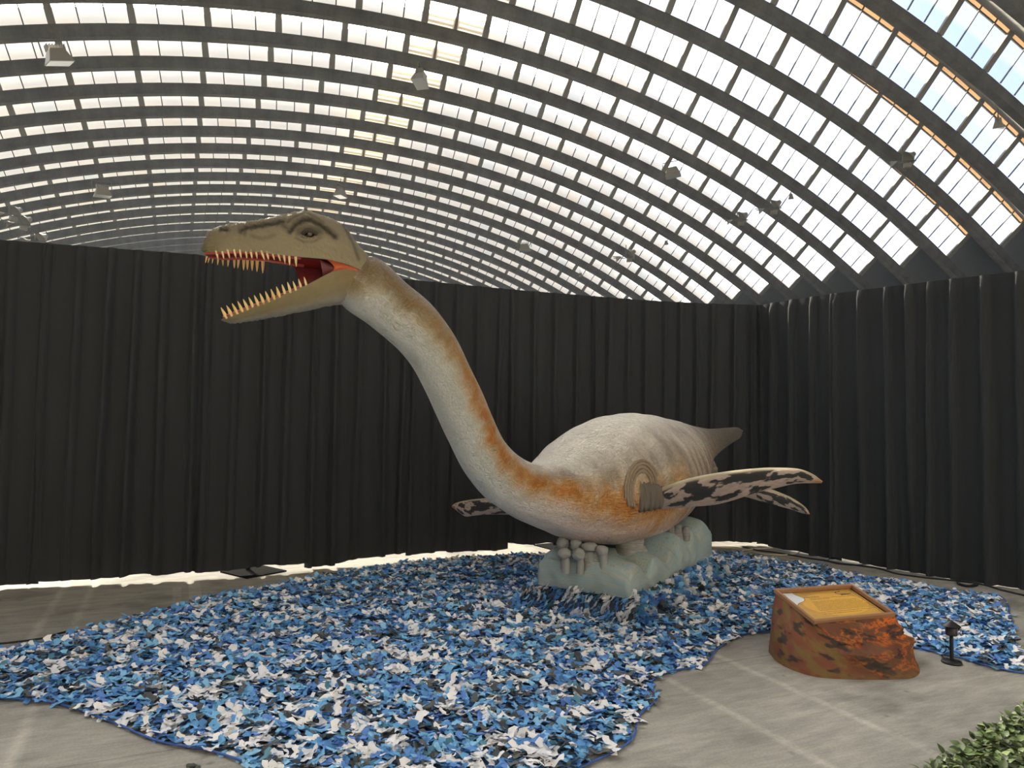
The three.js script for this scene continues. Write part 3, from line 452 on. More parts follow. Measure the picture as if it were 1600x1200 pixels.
// ---------------------------------------------------------------- wave base under the reptile
const slabA = onFloor(848, 918, 0.2), slabB = onFloor(985, 936, 0.2), slabD = onFloor(1112, 872, 0.2);
const slabS = slabD.clone().sub(slabB), slabLen = slabS.length(); slabS.normalize();
const slabT = V(slabS.z, 0, -slabS.x); if (slabT.dot(slabA.clone().sub(slabB)) < 0) slabT.negate();
const slabWid = 0.84;
{
  const base = tag(group('wave_base'), 'pale blue-green sculpted wave slab with lumps holding up the sea reptile', 'display base');
  const prof = (s) => interp([0, 0.02, 0.08, 0.13, 0.19, 0.26, 0.32, 0.38, 0.43, 0.49, 0.55, 0.61, 0.68, 0.75, 0.82, 0.88, 0.96, 1], [0.17, 0.23, 0.265, 0.25, 0.13, 0.27, 0.25, 0.17, 0.3, 0.2, 0.375, 0.33, 0.2, 0.4, 0.3, 0.39, 0.42, 0.33], s);
  const hgt = (s, t) => {                                       // rounded across, crests shift a little
    const sh = clamp(s + 0.02 * Math.sin(t * 5 + s * 9), 0, 1), e = Math.pow(Math.max(0, 1 - Math.pow(Math.abs(t * 2 - 1), 5)), 0.5), fr = sstep(0.42, 0, s) * 0.06 * t;
    const a = prof(sh) * 0.45 + 0.275 * (prof(clamp(sh - 0.012, 0, 1)) + prof(clamp(sh + 0.012, 0, 1)));
    return (a + fr) * (0.72 + 0.28 * e) + 0.012 * fbm3(s * 6, t * 3, 1);
  };
  const slabTex = tex(512, 512, (u, v) => { const k = tile(u, v, 10), w = tile(u, v, 40, 3); let c = mixc([146, 168, 174], [162, 170, 164], sstep(-0.3, 0.5, k)); c = mixc(c, [126, 128, 112], sstep(0.2, 0.7, w) * 0.5); const s = 8 * tile(u, v, 120, 8); return [c[0] + s, c[1] + s, c[2] + s]; });
  const slabMat = std(0xffffff, 0.7, { map: slabTex, side: THREE.DoubleSide });
  const pt = (s, t, y) => slabB.clone().addScaledVector(slabS, s * slabLen).addScaledVector(slabT, t * slabWid).setY(0.2 + y);
  const top = surface(60, 160, (u, v) => pt(v, u, hgt(v, u)));
  const skirt = surface(260, 6, (u, v) => {                     // side walls, bulging
    const P = 2 * (1 + slabLen / slabWid) , q = u * P; let s, t, nx, nt;
    const R = slabLen / slabWid; if (q < 1) { s = 0; t = q; nx = -1; nt = 0; } else if (q < 1 + R) { s = (q - 1) / R; t = 1; nx = 0; nt = 1; } else if (q < 2 + R) { s = 1; t = 2 + R - q; nx = 1; nt = 0; } else { s = 1 - (q - 2 - R) / R; t = 0; nx = 0; nt = -1; }
    const h = hgt(s, t), b = 0.03 * Math.sin(Math.PI * v) * (1 + 0.5 * n2(u * 30, v)) * Math.pow(clamp(4 * (nx ? t * (1 - t) : s * (1 - s)), 0, 1), 0.3); return pt(s, t, h * v).addScaledVector(slabS, nx * b).addScaledVector(slabT, nt * b);
  });
  const under = surface(1, 1, (u, v) => pt(v, u, 0));
  for (const g of [top, skirt, under]) { const uv = g.attributes.uv; for (let i = 0; i < uv.count; i++) uv.setXY(i, uv.getX(i) * 1.2, uv.getY(i) * 2.5); }
  mesh('slab', mergeGeometries([top, skirt, under]), slabMat, base);
  // rounded lumps and pillars that carry the belly
  const greyTex = tex(256, 256, (u, v) => { const s = 138 + 24 * tile(u, v, 12) + 10 * tile(u, v, 60, 4); return [s, s * 0.99, s * 0.97]; });
  const lumpMat = std(0xffffff, 0.75, { map: greyTex });
  const blob = (cx, cy, dd, rx, ry, ky) => { const g = new THREE.SphereGeometry(1, 26, 18), p = g.attributes.position, q = V(); for (let i = 0; i < p.count; i++) { q.fromBufferAttribute(p, i); const k = 1 + 0.07 * n3(q.x * 1.6 + cx, q.y * 1.6, q.z * 1.6); p.setXYZ(i, q.x * k * rx, q.y * k * ry, q.z * k * rx); } g.computeVertexNormals(); const c = at(cx, cy, dd); g.translate(c.x, c.y, c.z); return [g, c]; };
  const stem = (c, yb, r0, r1, dx = 0) => new THREE.TubeGeometry(new THREE.CatmullRomCurve3([c.clone(), c.clone().lerp(V(c.x + dx, yb, c.z), 0.5).add(V(0.01, 0, 0)), V(c.x + dx, yb, c.z)]), 12, r0, 12).toNonIndexed();
  for (const [cx, cy, dd, rx, ry] of [[879, 850, 6.05, 0.052, 0.06], [889, 842, 6.14, 0.036, 0.042], [900, 850, 6.02, 0.05, 0.056], [882, 865, 5.9, 0.056, 0.046], [904, 866, 5.87, 0.052, 0.052], [921, 855, 5.95, 0.07, 0.042], [940, 860, 5.88, 0.052, 0.04]]) {
    const [g, c] = blob(cx, cy, dd, rx, ry), st = stem(c, 0.36, rx * 0.6, 0, 0.015); g.deleteAttribute('uv'); st.deleteAttribute('uv');
    const m = mesh('support_lump', mergeGeometries([g.toNonIndexed(), st]), std(new THREE.Color().setRGB(0.27, 0.275, 0.275), 0.75), base);
  }
  for (const [x, y0, y1, dd, r] of [[919, 858, 884, 5.98, 0.06], [936, 852, 886, 5.98, 0.075], [1046, 817, 836, 7.0, 0.05], [1058, 818, 838, 7.02, 0.042], [1071, 822, 838, 7.04, 0.036], [1030, 816, 838, 6.9, 0.07], [985, 838, 862, 6.45, 0.12]]) {
    const a = at(x, y0, dd), b = at(x, y1, dd), g = surface(20, 12, (u, v) => { const t = u * 2 * Math.PI, k = r * (1 + 0.12 * n2(Math.cos(t) * 1.2 + x, v * 2) + 0.25 * Math.pow(1 - v, 3) - (v > 0.9 ? (v - 0.9) * 6 : 0)); return V(lerp(b.x, a.x, v) + Math.cos(t) * k, lerp(Math.min(b.y, 0.5), a.y, v) - (v === 0 ? 0.04 : 0), lerp(b.z, a.z, v) + Math.sin(t) * k); }, true);
    const cap = new THREE.CircleGeometry(r * 0.45, 16); cap.rotateX(-Math.PI / 2); cap.translate(a.x, a.y - 0.004, a.z);
    mesh('support_pillar', mergeGeometries([g, cap]), lumpMat, base);
  }
}
// ---------------------------------------------------------------- camouflage net spread as a sea
const netPoly = [[-1.5, -5.6], [-1.03, -5.86], [-0.78, -5.93], [-0.62, -6.12], [-0.29, -6.42], [0.02, -6.6], [0.28, -6.9], [0.75, -7.08], [1.22, -7.36], [1.7, -7.55], [2.1, -7.72], [3.0, -7.8], [3.75, -7.78], [4.1, -7.62], [4.6, -7.3], [5.3, -7.15], [5.95, -7.12], [6.25, -6.92], [6.32, -6.58], [6.38, -6.25], [6.66, -6.15], [6.52, -5.82], [6.56, -5.58], [6.7, -5.25], [6.82, -4.95], [6.84, -4.62], [7.1, -4.42], [6.4, -3.86], [5.66, -3.38], [5.05, -2.96], [4.96, -3.14], [4.95, -3.28], [4.92, -3.42], [4.87, -3.6], [4.84, -3.78], [4.5, -4.15], [4.1, -4.3], [3.9, -4.3], [3.5, -4.1], [3.18, -3.87], [2.9, -3.85], [2.66, -3.72], [2.55, -3.5], [2.34, -3.36], [2.1, -3.1], [1.77, -2.97], [1.2, -2.8], [0.63, -3.02], [0.4, -3.5], [0.2, -3.78], [-0.02, -3.98], [-0.26, -4.34], [-0.57, -4.73], [-0.83, -4.9], [-1.25, -5.15]];
const inPoly = (x, z) => { let c = false; for (let i = 0, j = netPoly.length - 1; i < netPoly.length; j = i++) { const a = netPoly[i], b = netPoly[j]; if ((a[1] > z) !== (b[1] > z) && x < (b[0] - a[0]) * (z - a[1]) / (b[1] - a[1]) + a[0]) c = !c; } return c; };
const edgeDist = (x, z) => { let m = 9; for (let i = 0, j = netPoly.length - 1; i < netPoly.length; j = i++) { const a = netPoly[j], b = netPoly[i], dx = b[0] - a[0], dz = b[1] - a[1], t = clamp(((x - a[0]) * dx + (z - a[1]) * dz) / (dx * dx + dz * dz), 0, 1); m = Math.min(m, Math.hypot(x - a[0] - dx * t, z - a[1] - dz * t)); } return m; };
const slabST = (x, z) => { const q = V(x, 0.2, z).sub(slabB); return [q.dot(slabS), q.dot(slabT)]; };
const netH = (x, z) => {
  const [s, t] = slabST(x, z), d = Math.max(0.05 - s, s - slabLen - 0.02, -t + 0.0, t - slabWid - 0.02, 0);
  const pl = d <= 0 ? 1 : 1 - sstep(0, 0.2, d);
  return 0.008 + 0.18 * pl + (1 - pl) * (0.018 + 0.02 * fbm2(x * 2.2, z * 2.2, 2)) * sstep(0, 0.25, edgeDist(x, z));
};
{
  const net = tag(group('camouflage_net'), 'blue, white and grey camouflage netting spread over the floor like water', 'net');
  const sheetTex = tex(1024, 1024, (u, v) => { const k = tile(u, v, 46), w = tile(u, v, 70, 6); let c = k > 0.12 ? [74, 132, 190] : [46, 66, 92]; if (w > 0.25) c = [58, 62, 66]; return c; });
  sheetTex.repeat.set(0.4, 0.4);
  // under-sheet: triangulated over a grid clipped to the outline
  const st = 0.07, pos = [], uv = [], id = new Map(), idx = [];
  const vid = (i, j) => { const k = i * 1000 + j; if (!id.has(k)) { let x = -1.6 + i * st, z = -7.9 + j * st; id.set(k, pos.length / 3); pos.push(x, netH(x, z) - 0.004, z); uv.push(x, z); } return id.get(k); };
  for (let i = 0; i < 130; i++) for (let j = 0; j < 80; j++) { const x = -1.6 + (i + 0.5) * st, z = -7.9 + (j + 0.5) * st; if (inPoly(x, z) && edgeDist(x, z) > 0.045) { const a = vid(i, j), b = vid(i + 1, j), c = vid(i, j + 1), d = vid(i + 1, j + 1); idx.push(a, c, d, a, d, b); } }
  const sg = new THREE.BufferGeometry(); sg.setAttribute('position', new THREE.Float32BufferAttribute(pos, 3)); sg.setAttribute('uv', new THREE.Float32BufferAttribute(uv, 2)); sg.setIndex(idx); sg.computeVertexNormals();
  mesh('net_sheet', sg, std(0xffffff, 0.8, { map: sheetTex, side: THREE.DoubleSide }), net);
  mesh('net_border', new THREE.TubeGeometry(new THREE.CatmullRomCurve3(netPoly.map((p) => V(p[0], 0.012, p[1])), true, 'centripetal'), 600, 0.006, 6, true), std(0x3a62b0, 0.7), net).userData.label = 'blue rope hem of the net';
  // cut flaps of cloth: a few curled shapes
  const flap = (sd) => {
    const W = 6, pts = [[-1, 0.1], [-0.72, 0.5], [-0.3, 0.32], [0.05, 0.62], [0.5, 0.5], [0.9, 0.72], [1.05, 0.1], [0.75, -0.3], [0.4, -0.2], [0.05, -0.62], [-0.4, -0.42], [-0.75, -0.6]].map(([x, y]) => [x + 0.18 * n2(sd * 9 + x * 3, y * 3), y + 0.18 * n2(x * 3, sd * 7 + y * 3)]);
    const p = [0, 0.05, 0], ix = []; const curl = (x, y) => 0.42 * Math.pow(Math.abs(x), 1.8) * (sd % 2 ? 1 : -0.5) + 0.3 * y * y * (sd % 3 - 1) + 0.16 * n2(x * 1.5 + sd * 4, y * 1.5);
    for (const [x, y] of pts) p.push(x * 0.55, curl(x * 0.55, y * 0.55), y * 0.55);
    for (const [x, y] of pts) p.push(x, curl(x, y), y);
    const n = pts.length; for (let k = 0; k < n; k++) { const k2 = (k + 1) % n; ix.push(0, 1 + k2, 1 + k, 1 + k, 1 + k2, 1 + n + k2, 1 + k, 1 + n + k2, 1 + n + k); }
    const g = new THREE.BufferGeometry(); g.setAttribute('position', new THREE.Float32BufferAttribute(p, 3)); g.setIndex(ix); g.computeVertexNormals(); return g;
  };
  const cols = { l: [[120, 186, 234], [138, 198, 238], [104, 172, 226]], m: [[86, 148, 214], [92, 140, 216], [80, 138, 200]], w: [[240, 241, 246], [230, 234, 242], [245, 245, 246]], d: [[74, 80, 84], [58, 66, 72], [88, 90, 88]], t: [[66, 124, 152], [84, 140, 160]] };
  const lists = [[], [], [], [], [], []], step = 0.042, M = new THREE.Matrix4(), q = new THREE.Quaternion(), e = new THREE.Euler(), c = new THREE.Color();
  for (let x = -1.55; x < 7.3; x += step) for (let z = -7.85; z < -2.75; z += step) {
    const X = x + rr(-0.5, 0.5) * step, Z = z + rr(-0.5, 0.5) * step; if (!inPoly(X, Z)) continue;
    const [s, t] = slabST(X, Z); if (s > 0.12 && s < slabLen - 0.1 && t > 0.1 && t < slabWid - 0.08) continue;
    const a = n2(X * 4.2, Z * 4.2), b = n2(X * 6.5 + 50, Z * 6.5), k = a + 0.35 * rr(-1, 1), kb = b + 0.3 * rr(-1, 1);
    const set = k > 0.42 ? 'w' : kb > 0.62 ? 'd' : kb < -0.45 ? 'm' : rnd() < 0.12 ? 'w' : rnd() < 0.1 ? 'd' : rnd() < 0.3 ? 'm' : rnd() < 0.1 ? 't' : 'l';
    const C = cols[set][Math.floor(rnd() * cols[set].length)]; 
    const h = netH(X, Z), hx = netH(X + 0.03, Z) - h, hz = netH(X, Z + 0.03) - h, slope = Math.min(1.3, Math.hypot(hx, hz) / 0.03);
    e.set(clamp(hz / 0.03, -1.3, 1.3) * -0.9 * -1 + rr(-0.32, 0.32), rr(0, 6.28), clamp(hx / 0.03, -1.3, 1.3) * 0.9 + rr(-0.32, 0.32), 'XZY'); q.setFromEuler(e);
    const sc = rr(0.028, 0.05) * (k > 0.42 ? 1.1 : 1);
    const n = slope > 0.5 ? 3 : 1;
    for (let r = 0; r < n; r++) lists[Math.floor(rnd() * 6)].push([M.clone().compose(V(X + (r ? rr(-0.02, 0.02) : 0), h + rr(0.003, 0.02) + (r ? rr(-0.05, 0.05) * slope : 0), Z + (r ? rr(-0.02, 0.02) : 0)), q, V(sc * rr(0.9, 1.4), sc, sc * rr(0.7, 1.1))), C]);
  }
  const flapMat = std(0xffffff, 0.72, { side: THREE.DoubleSide });
  lists.forEach((L, i) => { const im = new THREE.InstancedMesh(flap(i), flapMat, L.length); L.forEach(([m, C], k) => { if (m.elements[13] < 0.012) m.elements[13] = 0.012; im.setMatrixAt(k, m); im.setColorAt(k, c.setRGB(C[0] / 255, C[1] / 255, C[2] / 255, THREE.SRGBColorSpace)); }); im.name = 'cloth_flap'; im.userData.kind = 'stuff'; im.castShadow = im.receiveShadow = true; net.add(im); });
}
// ---------------------------------------------------------------- plinth hidden under the net
{
  const P = mesh('plinth', boxAt(slabWid - 0.2, 0.17, slabLen - 0.2, 0, 0.085, 0), std(0x202326, 0.9)); scene.add(P);
  const m = slabB.clone().addScaledVector(slabS, slabLen / 2).addScaledVector(slabT, slabWid / 2); P.position.set(m.x, 0, m.z); P.rotation.y = Math.atan2(slabS.x, slabS.z);
  tag(P, 'low dark plinth under the net carrying the wave slab', 'plinth');
}
// ---------------------------------------------------------------- sign rock
{
  const rock = tag(group('information_rock'), 'orange-brown painted artificial rock, orange light put into its colour, with a sloping yellow information panel', 'sign');
  const TL = at(1212, 924, 5.06), TR = at(1330, 916, 5.32), FR = at(1396, 960, 5.0), FL = at(1272, 972, 4.76);
  const base = [[1206, 1025], [1214, 1034], [1231, 1044], [1255, 1053], [1279, 1058.5], [1310, 1061], [1340, 1062], [1370, 1062.5], [1393, 1062], [1424, 1060], [1436, 1053], [1436, 1042], [1428, 1030]].map((p) => onFloor(p[0], p[1]));
  const back = onFloor(1205, 1024).add(V(0.35, 0, -0.28)), backR = at(1345, 1010, 5.42).setY(0), ring0 = [...base, V(4.62, 0, -3.45), V(4.6, 0, -3.72), V(4.3, 0, -4.02), V(4.05, 0, -4.02), V(3.86, 0, -3.98)];
  const c0 = new THREE.CatmullRomCurve3(ring0, true, 'centripetal');
  const topPt = (u) => {                                        // matching points round the panel frame, corner to corner
    const k = [[0, TL], [0.17, TL.clone().lerp(FL, 0.55)], [0.3, FL], [0.55, FR], [0.66, FR], [0.76, TR], [0.9, TL.clone().lerp(TR, 0.3)], [1, TL]];
    for (let i = 1; i < k.length; i++) if (u <= k[i][0]) return k[i - 1][1].clone().lerp(k[i][1], (u - k[i - 1][0]) / (k[i][0] - k[i - 1][0])); return TL.clone();
  };
  const rough = (u) => sstep(0.24, 0.32, u) * (1 - sstep(0.8, 0.95, u));
  const bulge = (u, v) => rough(u) * (0.05 * Math.sin(Math.PI * v) * sstep(0.45, 0.6, u) + 0.0);
  const ctr = ring0.reduce((a, p) => a.add(p), V()).multiplyScalar(1 / ring0.length);
  const nrm = (p) => V(p.x - ctr.x, 0, p.z - ctr.z).normalize();
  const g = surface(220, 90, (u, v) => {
    const b = c0.getPointAt(u), t = topPt(u), k = rough(u), e = lerp(v, Math.pow(v, 1.0) + 0.0, 1);
    // stepped ledges on the rough faces
    const led = k * (0.1 * (sstep(0.42, 0.58, v) - v) + 0.05 * (sstep(0.72, 0.8, v) - v) * sstep(0.4, 0.6, u));
    const p = b.lerp(t, clamp(e, 0, 1)); const nn = nrm(p), fade = Math.sin(Math.PI * Math.min(1, v * 1.02)) ;
    p.addScaledVector(nn, -led * 0.9 * fade + bulge(u, v) + k * fade * (0.035 * fbm3(p.x * 7, p.y * 9, p.z * 7, 4) + 0.018 * Math.abs(n3(p.x * 26, p.y * 30, p.z * 26))) + (1 - k) * fade * (0.02 + 0.006 * n3(p.x * 10, p.y * 6, p.z * 10)));
    return p;
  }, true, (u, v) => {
    const k = rough(u), X = u * 14, Y = v * 2.2, n = fbm2(X, Y, 4), m = fbm2(X * 2.3 + 9, Y * 2.3 + 4, 4), r = 1 - Math.abs(fbm2(X * 2.6 + 20, Y * 3.1, 4)) * 3.2;
    let c = mixc(lin(126, 70, 44), lin(124, 96, 46), sstep(-0.15, 0.35, n));
    c = mixc(c, lin(96, 58, 36), k * 0.5);
    c = mixc(c, lin(226, 116, 26), k * sstep(0.2, 0.6, r) * (0.55 + 0.5 * sstep(0.4, 0.56, u)) * sstep(-0.2, 0.15, n2(X * 0.8 + 5, Y * 1.6) + 0.25 * (v - 0.4)));  // orange light on the rough edges, put into the colour, stronger to the right
    c = mixc(c, lin(222, 104, 22), sstep(0.49, 0.55, u) * (1 - sstep(0.72, 0.8, u)) * 0.6 * sstep(-0.4, 0.3, m));  // orange glow over the right side, painted in
    c = mixc(c, lin(34, 33, 32), sstep(0.2, 0.36, fbm2(X * 0.62 + 3.3, Y * 1.5 + 8, 3)) * 0.85);
    c = mixc(c, lin(136, 110, 50), (1 - sstep(0, 0.16, v)) * 0.5 * sstep(-0.3, 0.2, m));
    return c;
  });
  const gr = tex(256, 256, (u, v) => 150 + 60 * tile(u, v, 40) + 50 * tile(u, v, 110, 3), false); gr.repeat.set(10, 3);
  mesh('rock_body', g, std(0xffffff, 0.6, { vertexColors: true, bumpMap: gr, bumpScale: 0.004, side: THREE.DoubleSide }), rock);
  // frame rails and inset panel
  const n0 = V().crossVectors(FR.clone().sub(FL), TL.clone().sub(FL)).normalize(), frameMat = std(new THREE.Color().setRGB(0.33, 0.17, 0.085), 0.55);
  const rail = (a, b) => { const d = b.clone().sub(a), L = d.length(), m = mesh('frame_rail', new RoundedBoxGeometry(0.022, 0.03, L + 0.02, 3, 0.006), frameMat, rock), z = d.clone().normalize(), x = V().crossVectors(n0, z).normalize(); m.quaternion.setFromRotationMatrix(new THREE.Matrix4().makeBasis(x, V().crossVectors(z, x), z)); m.position.copy(a).add(b).multiplyScalar(0.5).addScaledVector(n0, 0.002); };
  rail(TL, TR); rail(TR, FR); rail(FR, FL); rail(FL, TL);
  const quad = (ins, drop) => { const c = TL.clone().add(TR).add(FR).add(FL).multiplyScalar(0.25), P = [FL, FR, TR, TL].map((p) => c.clone().lerp(p, ins).addScaledVector(n0, drop)); const q = new THREE.BufferGeometry(); q.setAttribute('position', new THREE.Float32BufferAttribute(P.flatMap((p) => [p.x, p.y, p.z]), 3)); q.setAttribute('uv', new THREE.Float32BufferAttribute([0, 0, 1, 0, 1, 1, 0, 1], 2)); q.setIndex([0, 1, 2, 0, 2, 3]); q.computeVertexNormals(); return q; };
  const cv = document.createElement('canvas'); cv.width = 1024; cv.height = 900; const x = cv.getContext('2d');
  x.fillStyle = '#c9a04a'; x.fillRect(0, 0, 1024, 900);
  for (let i = 0; i < 500; i++) { x.fillStyle = `rgba(${rnd() < 0.5 ? '235,190,90' : '170,120,50'},0.06)`; x.beginPath(); x.ellipse(rr(0, 1024), rr(0, 900), rr(20, 110), rr(15, 70), rr(0, 3), 0, 7); x.fill(); }
  x.fillStyle = '#e9b64a'; x.globalAlpha = 0.75; x.beginPath(); x.ellipse(560, 430, 430, 350, 0, 0, 7); x.fill(); x.globalAlpha = 1;
  x.fillStyle = '#dfe6ef'; x.beginPath(); x.moveTo(0, 0); x.lineTo(190, 0); x.bezierCurveTo(150, 90, 260, 150, 230, 230); x.bezierCurveTo(200, 320, 90, 300, 60, 380); x.lineTo(0, 420); x.closePath(); x.fill();
  x.strokeStyle = '#8a5a2a'; x.lineWidth = 9; x.stroke();
  x.strokeStyle = '#8d6a34'; x.lineWidth = 14; x.beginPath(); for (let i = 0; i <= 60; i++) { const t = i / 60, px = lerp(190, 1000, t); x[i ? 'lineTo' : 'moveTo'](px, 22 + rr(-8, 8)); } for (let i = 0; i <= 40; i++) x.lineTo(1000 + rr(-10, 6), lerp(30, 870, i / 40)); for (let i = 0; i <= 60; i++) x.lineTo(lerp(1000, 40, i / 60), 876 + rr(-10, 6)); for (let i = 0; i <= 20; i++) x.lineTo(26 + rr(-8, 8), lerp(870, 420, i / 20)); x.stroke();
  x.fillStyle = '#f3e3b4'; x.beginPath(); x.moveTo(420, 900); x.lineTo(450, 840); x.lineTo(530, 880); x.lineTo(540, 900); x.fill();
  x.fillStyle = '#3a280c'; const word = (px, py, h) => { let w = rr(14, 60); for (let k = 0; k < w; k += h * 0.7) x.fillRect(px + k, py + rr(-h * 0.2, 0), h * 0.4, h * rr(0.7, 1.1)); return w; };
  for (let px = 250; px < 430;) px += word(px, 168, 22) + 6;
  const lines = [[300, 215, 950], [300, 250, 560], [280, 320, 900], [280, 358, 940], [270, 396, 960], [260, 434, 950], [255, 472, 960], [250, 510, 965], [245, 548, 960], [240, 586, 970], [235, 640, 985], [235, 690, 760]];
  for (const [a, y, b] of lines) for (let px = a; px < b;) px += word(px, y, 15) + 9;
  x.fillStyle = '#1d2730'; x.strokeStyle = '#1d2730'; x.lineCap = 'round'; x.lineWidth = 15; x.beginPath(); x.moveTo(800, 70); x.bezierCurveTo(740, 60, 730, 130, 790, 150); x.bezierCurveTo(830, 165, 880, 160, 950, 140); x.stroke(); x.beginPath(); x.ellipse(840, 158, 55, 18, 0.05, 0, 7); x.fill(); x.beginPath(); x.ellipse(818, 66, 26, 9, -0.3, 0, 7); x.fill(); x.lineWidth = 10; x.beginPath(); x.moveTo(860, 165); x.lineTo(930, 180); x.moveTo(820, 165); x.lineTo(790, 188); x.stroke();
  const ct = new THREE.CanvasTexture(cv); ct.colorSpace = THREE.SRGBColorSpace;
  mesh('panel', quad(0.93, -0.012), std(0xffffff, 0.3, { map: ct }), rock).userData.label = 'yellow parchment panel with printed text and a small reptile figure';
  mesh('panel_tray', quad(0.985, -0.02), std(0x6a5136, 0.7), rock);
}
// ---------------------------------------------------------------- garden lamp on the floor
{
  const p = onFloor(1487, 1036), lamp = tag(group('garden_lamp'), 'small black garden lamp with a conical roof on a round foot', 'lamp'); lamp.position.copy(p);
  const blk = std(0x0e0f10, 0.45), L = (pts, seg = 28) => new THREE.LatheGeometry(pts.map((q) => new THREE.Vector2(...q)), seg);
  mesh('foot', L([[0.001, 0], [0.062, 0], [0.064, 0.008], [0.058, 0.018], [0.02, 0.022], [0.001, 0.022]]), blk, lamp);
  mesh('post', L([[0.012, 0.02], [0.012, 0.19], [0.001, 0.19]]), blk, lamp);
  mesh('housing', L([[0.001, 0.186], [0.034, 0.186], [0.036, 0.19], [0.036, 0.25], [0.001, 0.25]]), blk, lamp);
  mesh('roof', L([[0.001, 0.288], [0.008, 0.284], [0.03, 0.268], [0.058, 0.25], [0.058, 0.245], [0.001, 0.247]]), blk, lamp);
  const gl = new THREE.CylinderGeometry(0.0365, 0.0365, 0.034, 12, 1, true, 0.3, 0.95); gl.translate(0, 0.222, 0);  // added band whose orange stands in for light caught by the housing
  mesh('orange_glow_band', gl, new THREE.MeshStandardMaterial({ color: 0xd9793a, roughness: 0.3, side: THREE.DoubleSide }), lamp).userData.label = 'orange light on one side of the housing, painted as a coloured band';
  const cab = mesh(numbered('lamp_cable'), tube([[1478, 1032], [1472, 1022], [1478, 1016], [1470, 1005], [1462, 1000], [1458, 992], [1440, 985]].map((q, i) => onFloor(q[0], q[1], i < 2 ? 0.01 : 0.035)), 0.004, 60, 6), std(0x101010, 0.6)); scene.add(cab); tag(cab, 'thin black cable curling from the garden lamp into the net', 'cable');
}
// ---------------------------------------------------------------- cables by the drapes
{
  const cable = (name, pts, r, col, label) => { const o = mesh(numbered(name), tube(pts.map((q) => onFloor(q[0], q[1] + (q[0] > 900 ? 8 : 0), (q[2] ?? 0) + r)), r, 120, 7), std(col, 0.55)); scene.add(o); return tag(o, label, 'cable'); };
  cable('cable', [[1108, 846], [1140, 848], [1165, 852], [1190, 857], [1215, 859], [1236, 858], [1248, 854], [1240, 850], [1215, 848], [1190, 849], [1166, 851, 0.01], [1160, 854, 0.01], [1175, 861], [1195, 866], [1208, 862]], 0.007, 0xc9bfa8, 'pale looped cable lying beside the tail end of the net');
  cable('cable', [[1160, 846], [1185, 852], [1210, 855], [1240, 860], [1262, 864], [1290, 868], [1310, 872], [1345, 876], [1372, 880], [1400, 888], [1440, 894], [1480, 898], [1530, 904], [1566, 914], [1600, 922]], 0.009, 0x0c0c0d, 'black cable running along the foot of the side drapes');
  cable('cable', [[1293, 868], [1300, 862], [1316, 852, 0.02], [1340, 844, 0.05], [1352, 858, 0.02], [1356, 872], [1330, 875], [1305, 872], [1294, 869]], 0.007, 0x0f0f10, 'black cable looped up against the side drapes');
  cable('cable', [[1496, 902], [1500, 898], [1512, 897], [1524, 902], [1526, 907], [1510, 908], [1498, 905], [1500, 900], [1514, 899, 0.012], [1524, 904, 0.012], [1512, 907, 0.012], [1499, 904, 0.012]], 0.009, 0x0c0c0d, 'small coil of black cable at the foot of the side drapes');
  cable('cable', [[-60, 1011], [0, 1005.5], [40, 1001], [72, 996], [84, 992], [110, 985]], 0.007, 0x17161c, 'dark cable slipping under the tip of the net');
}
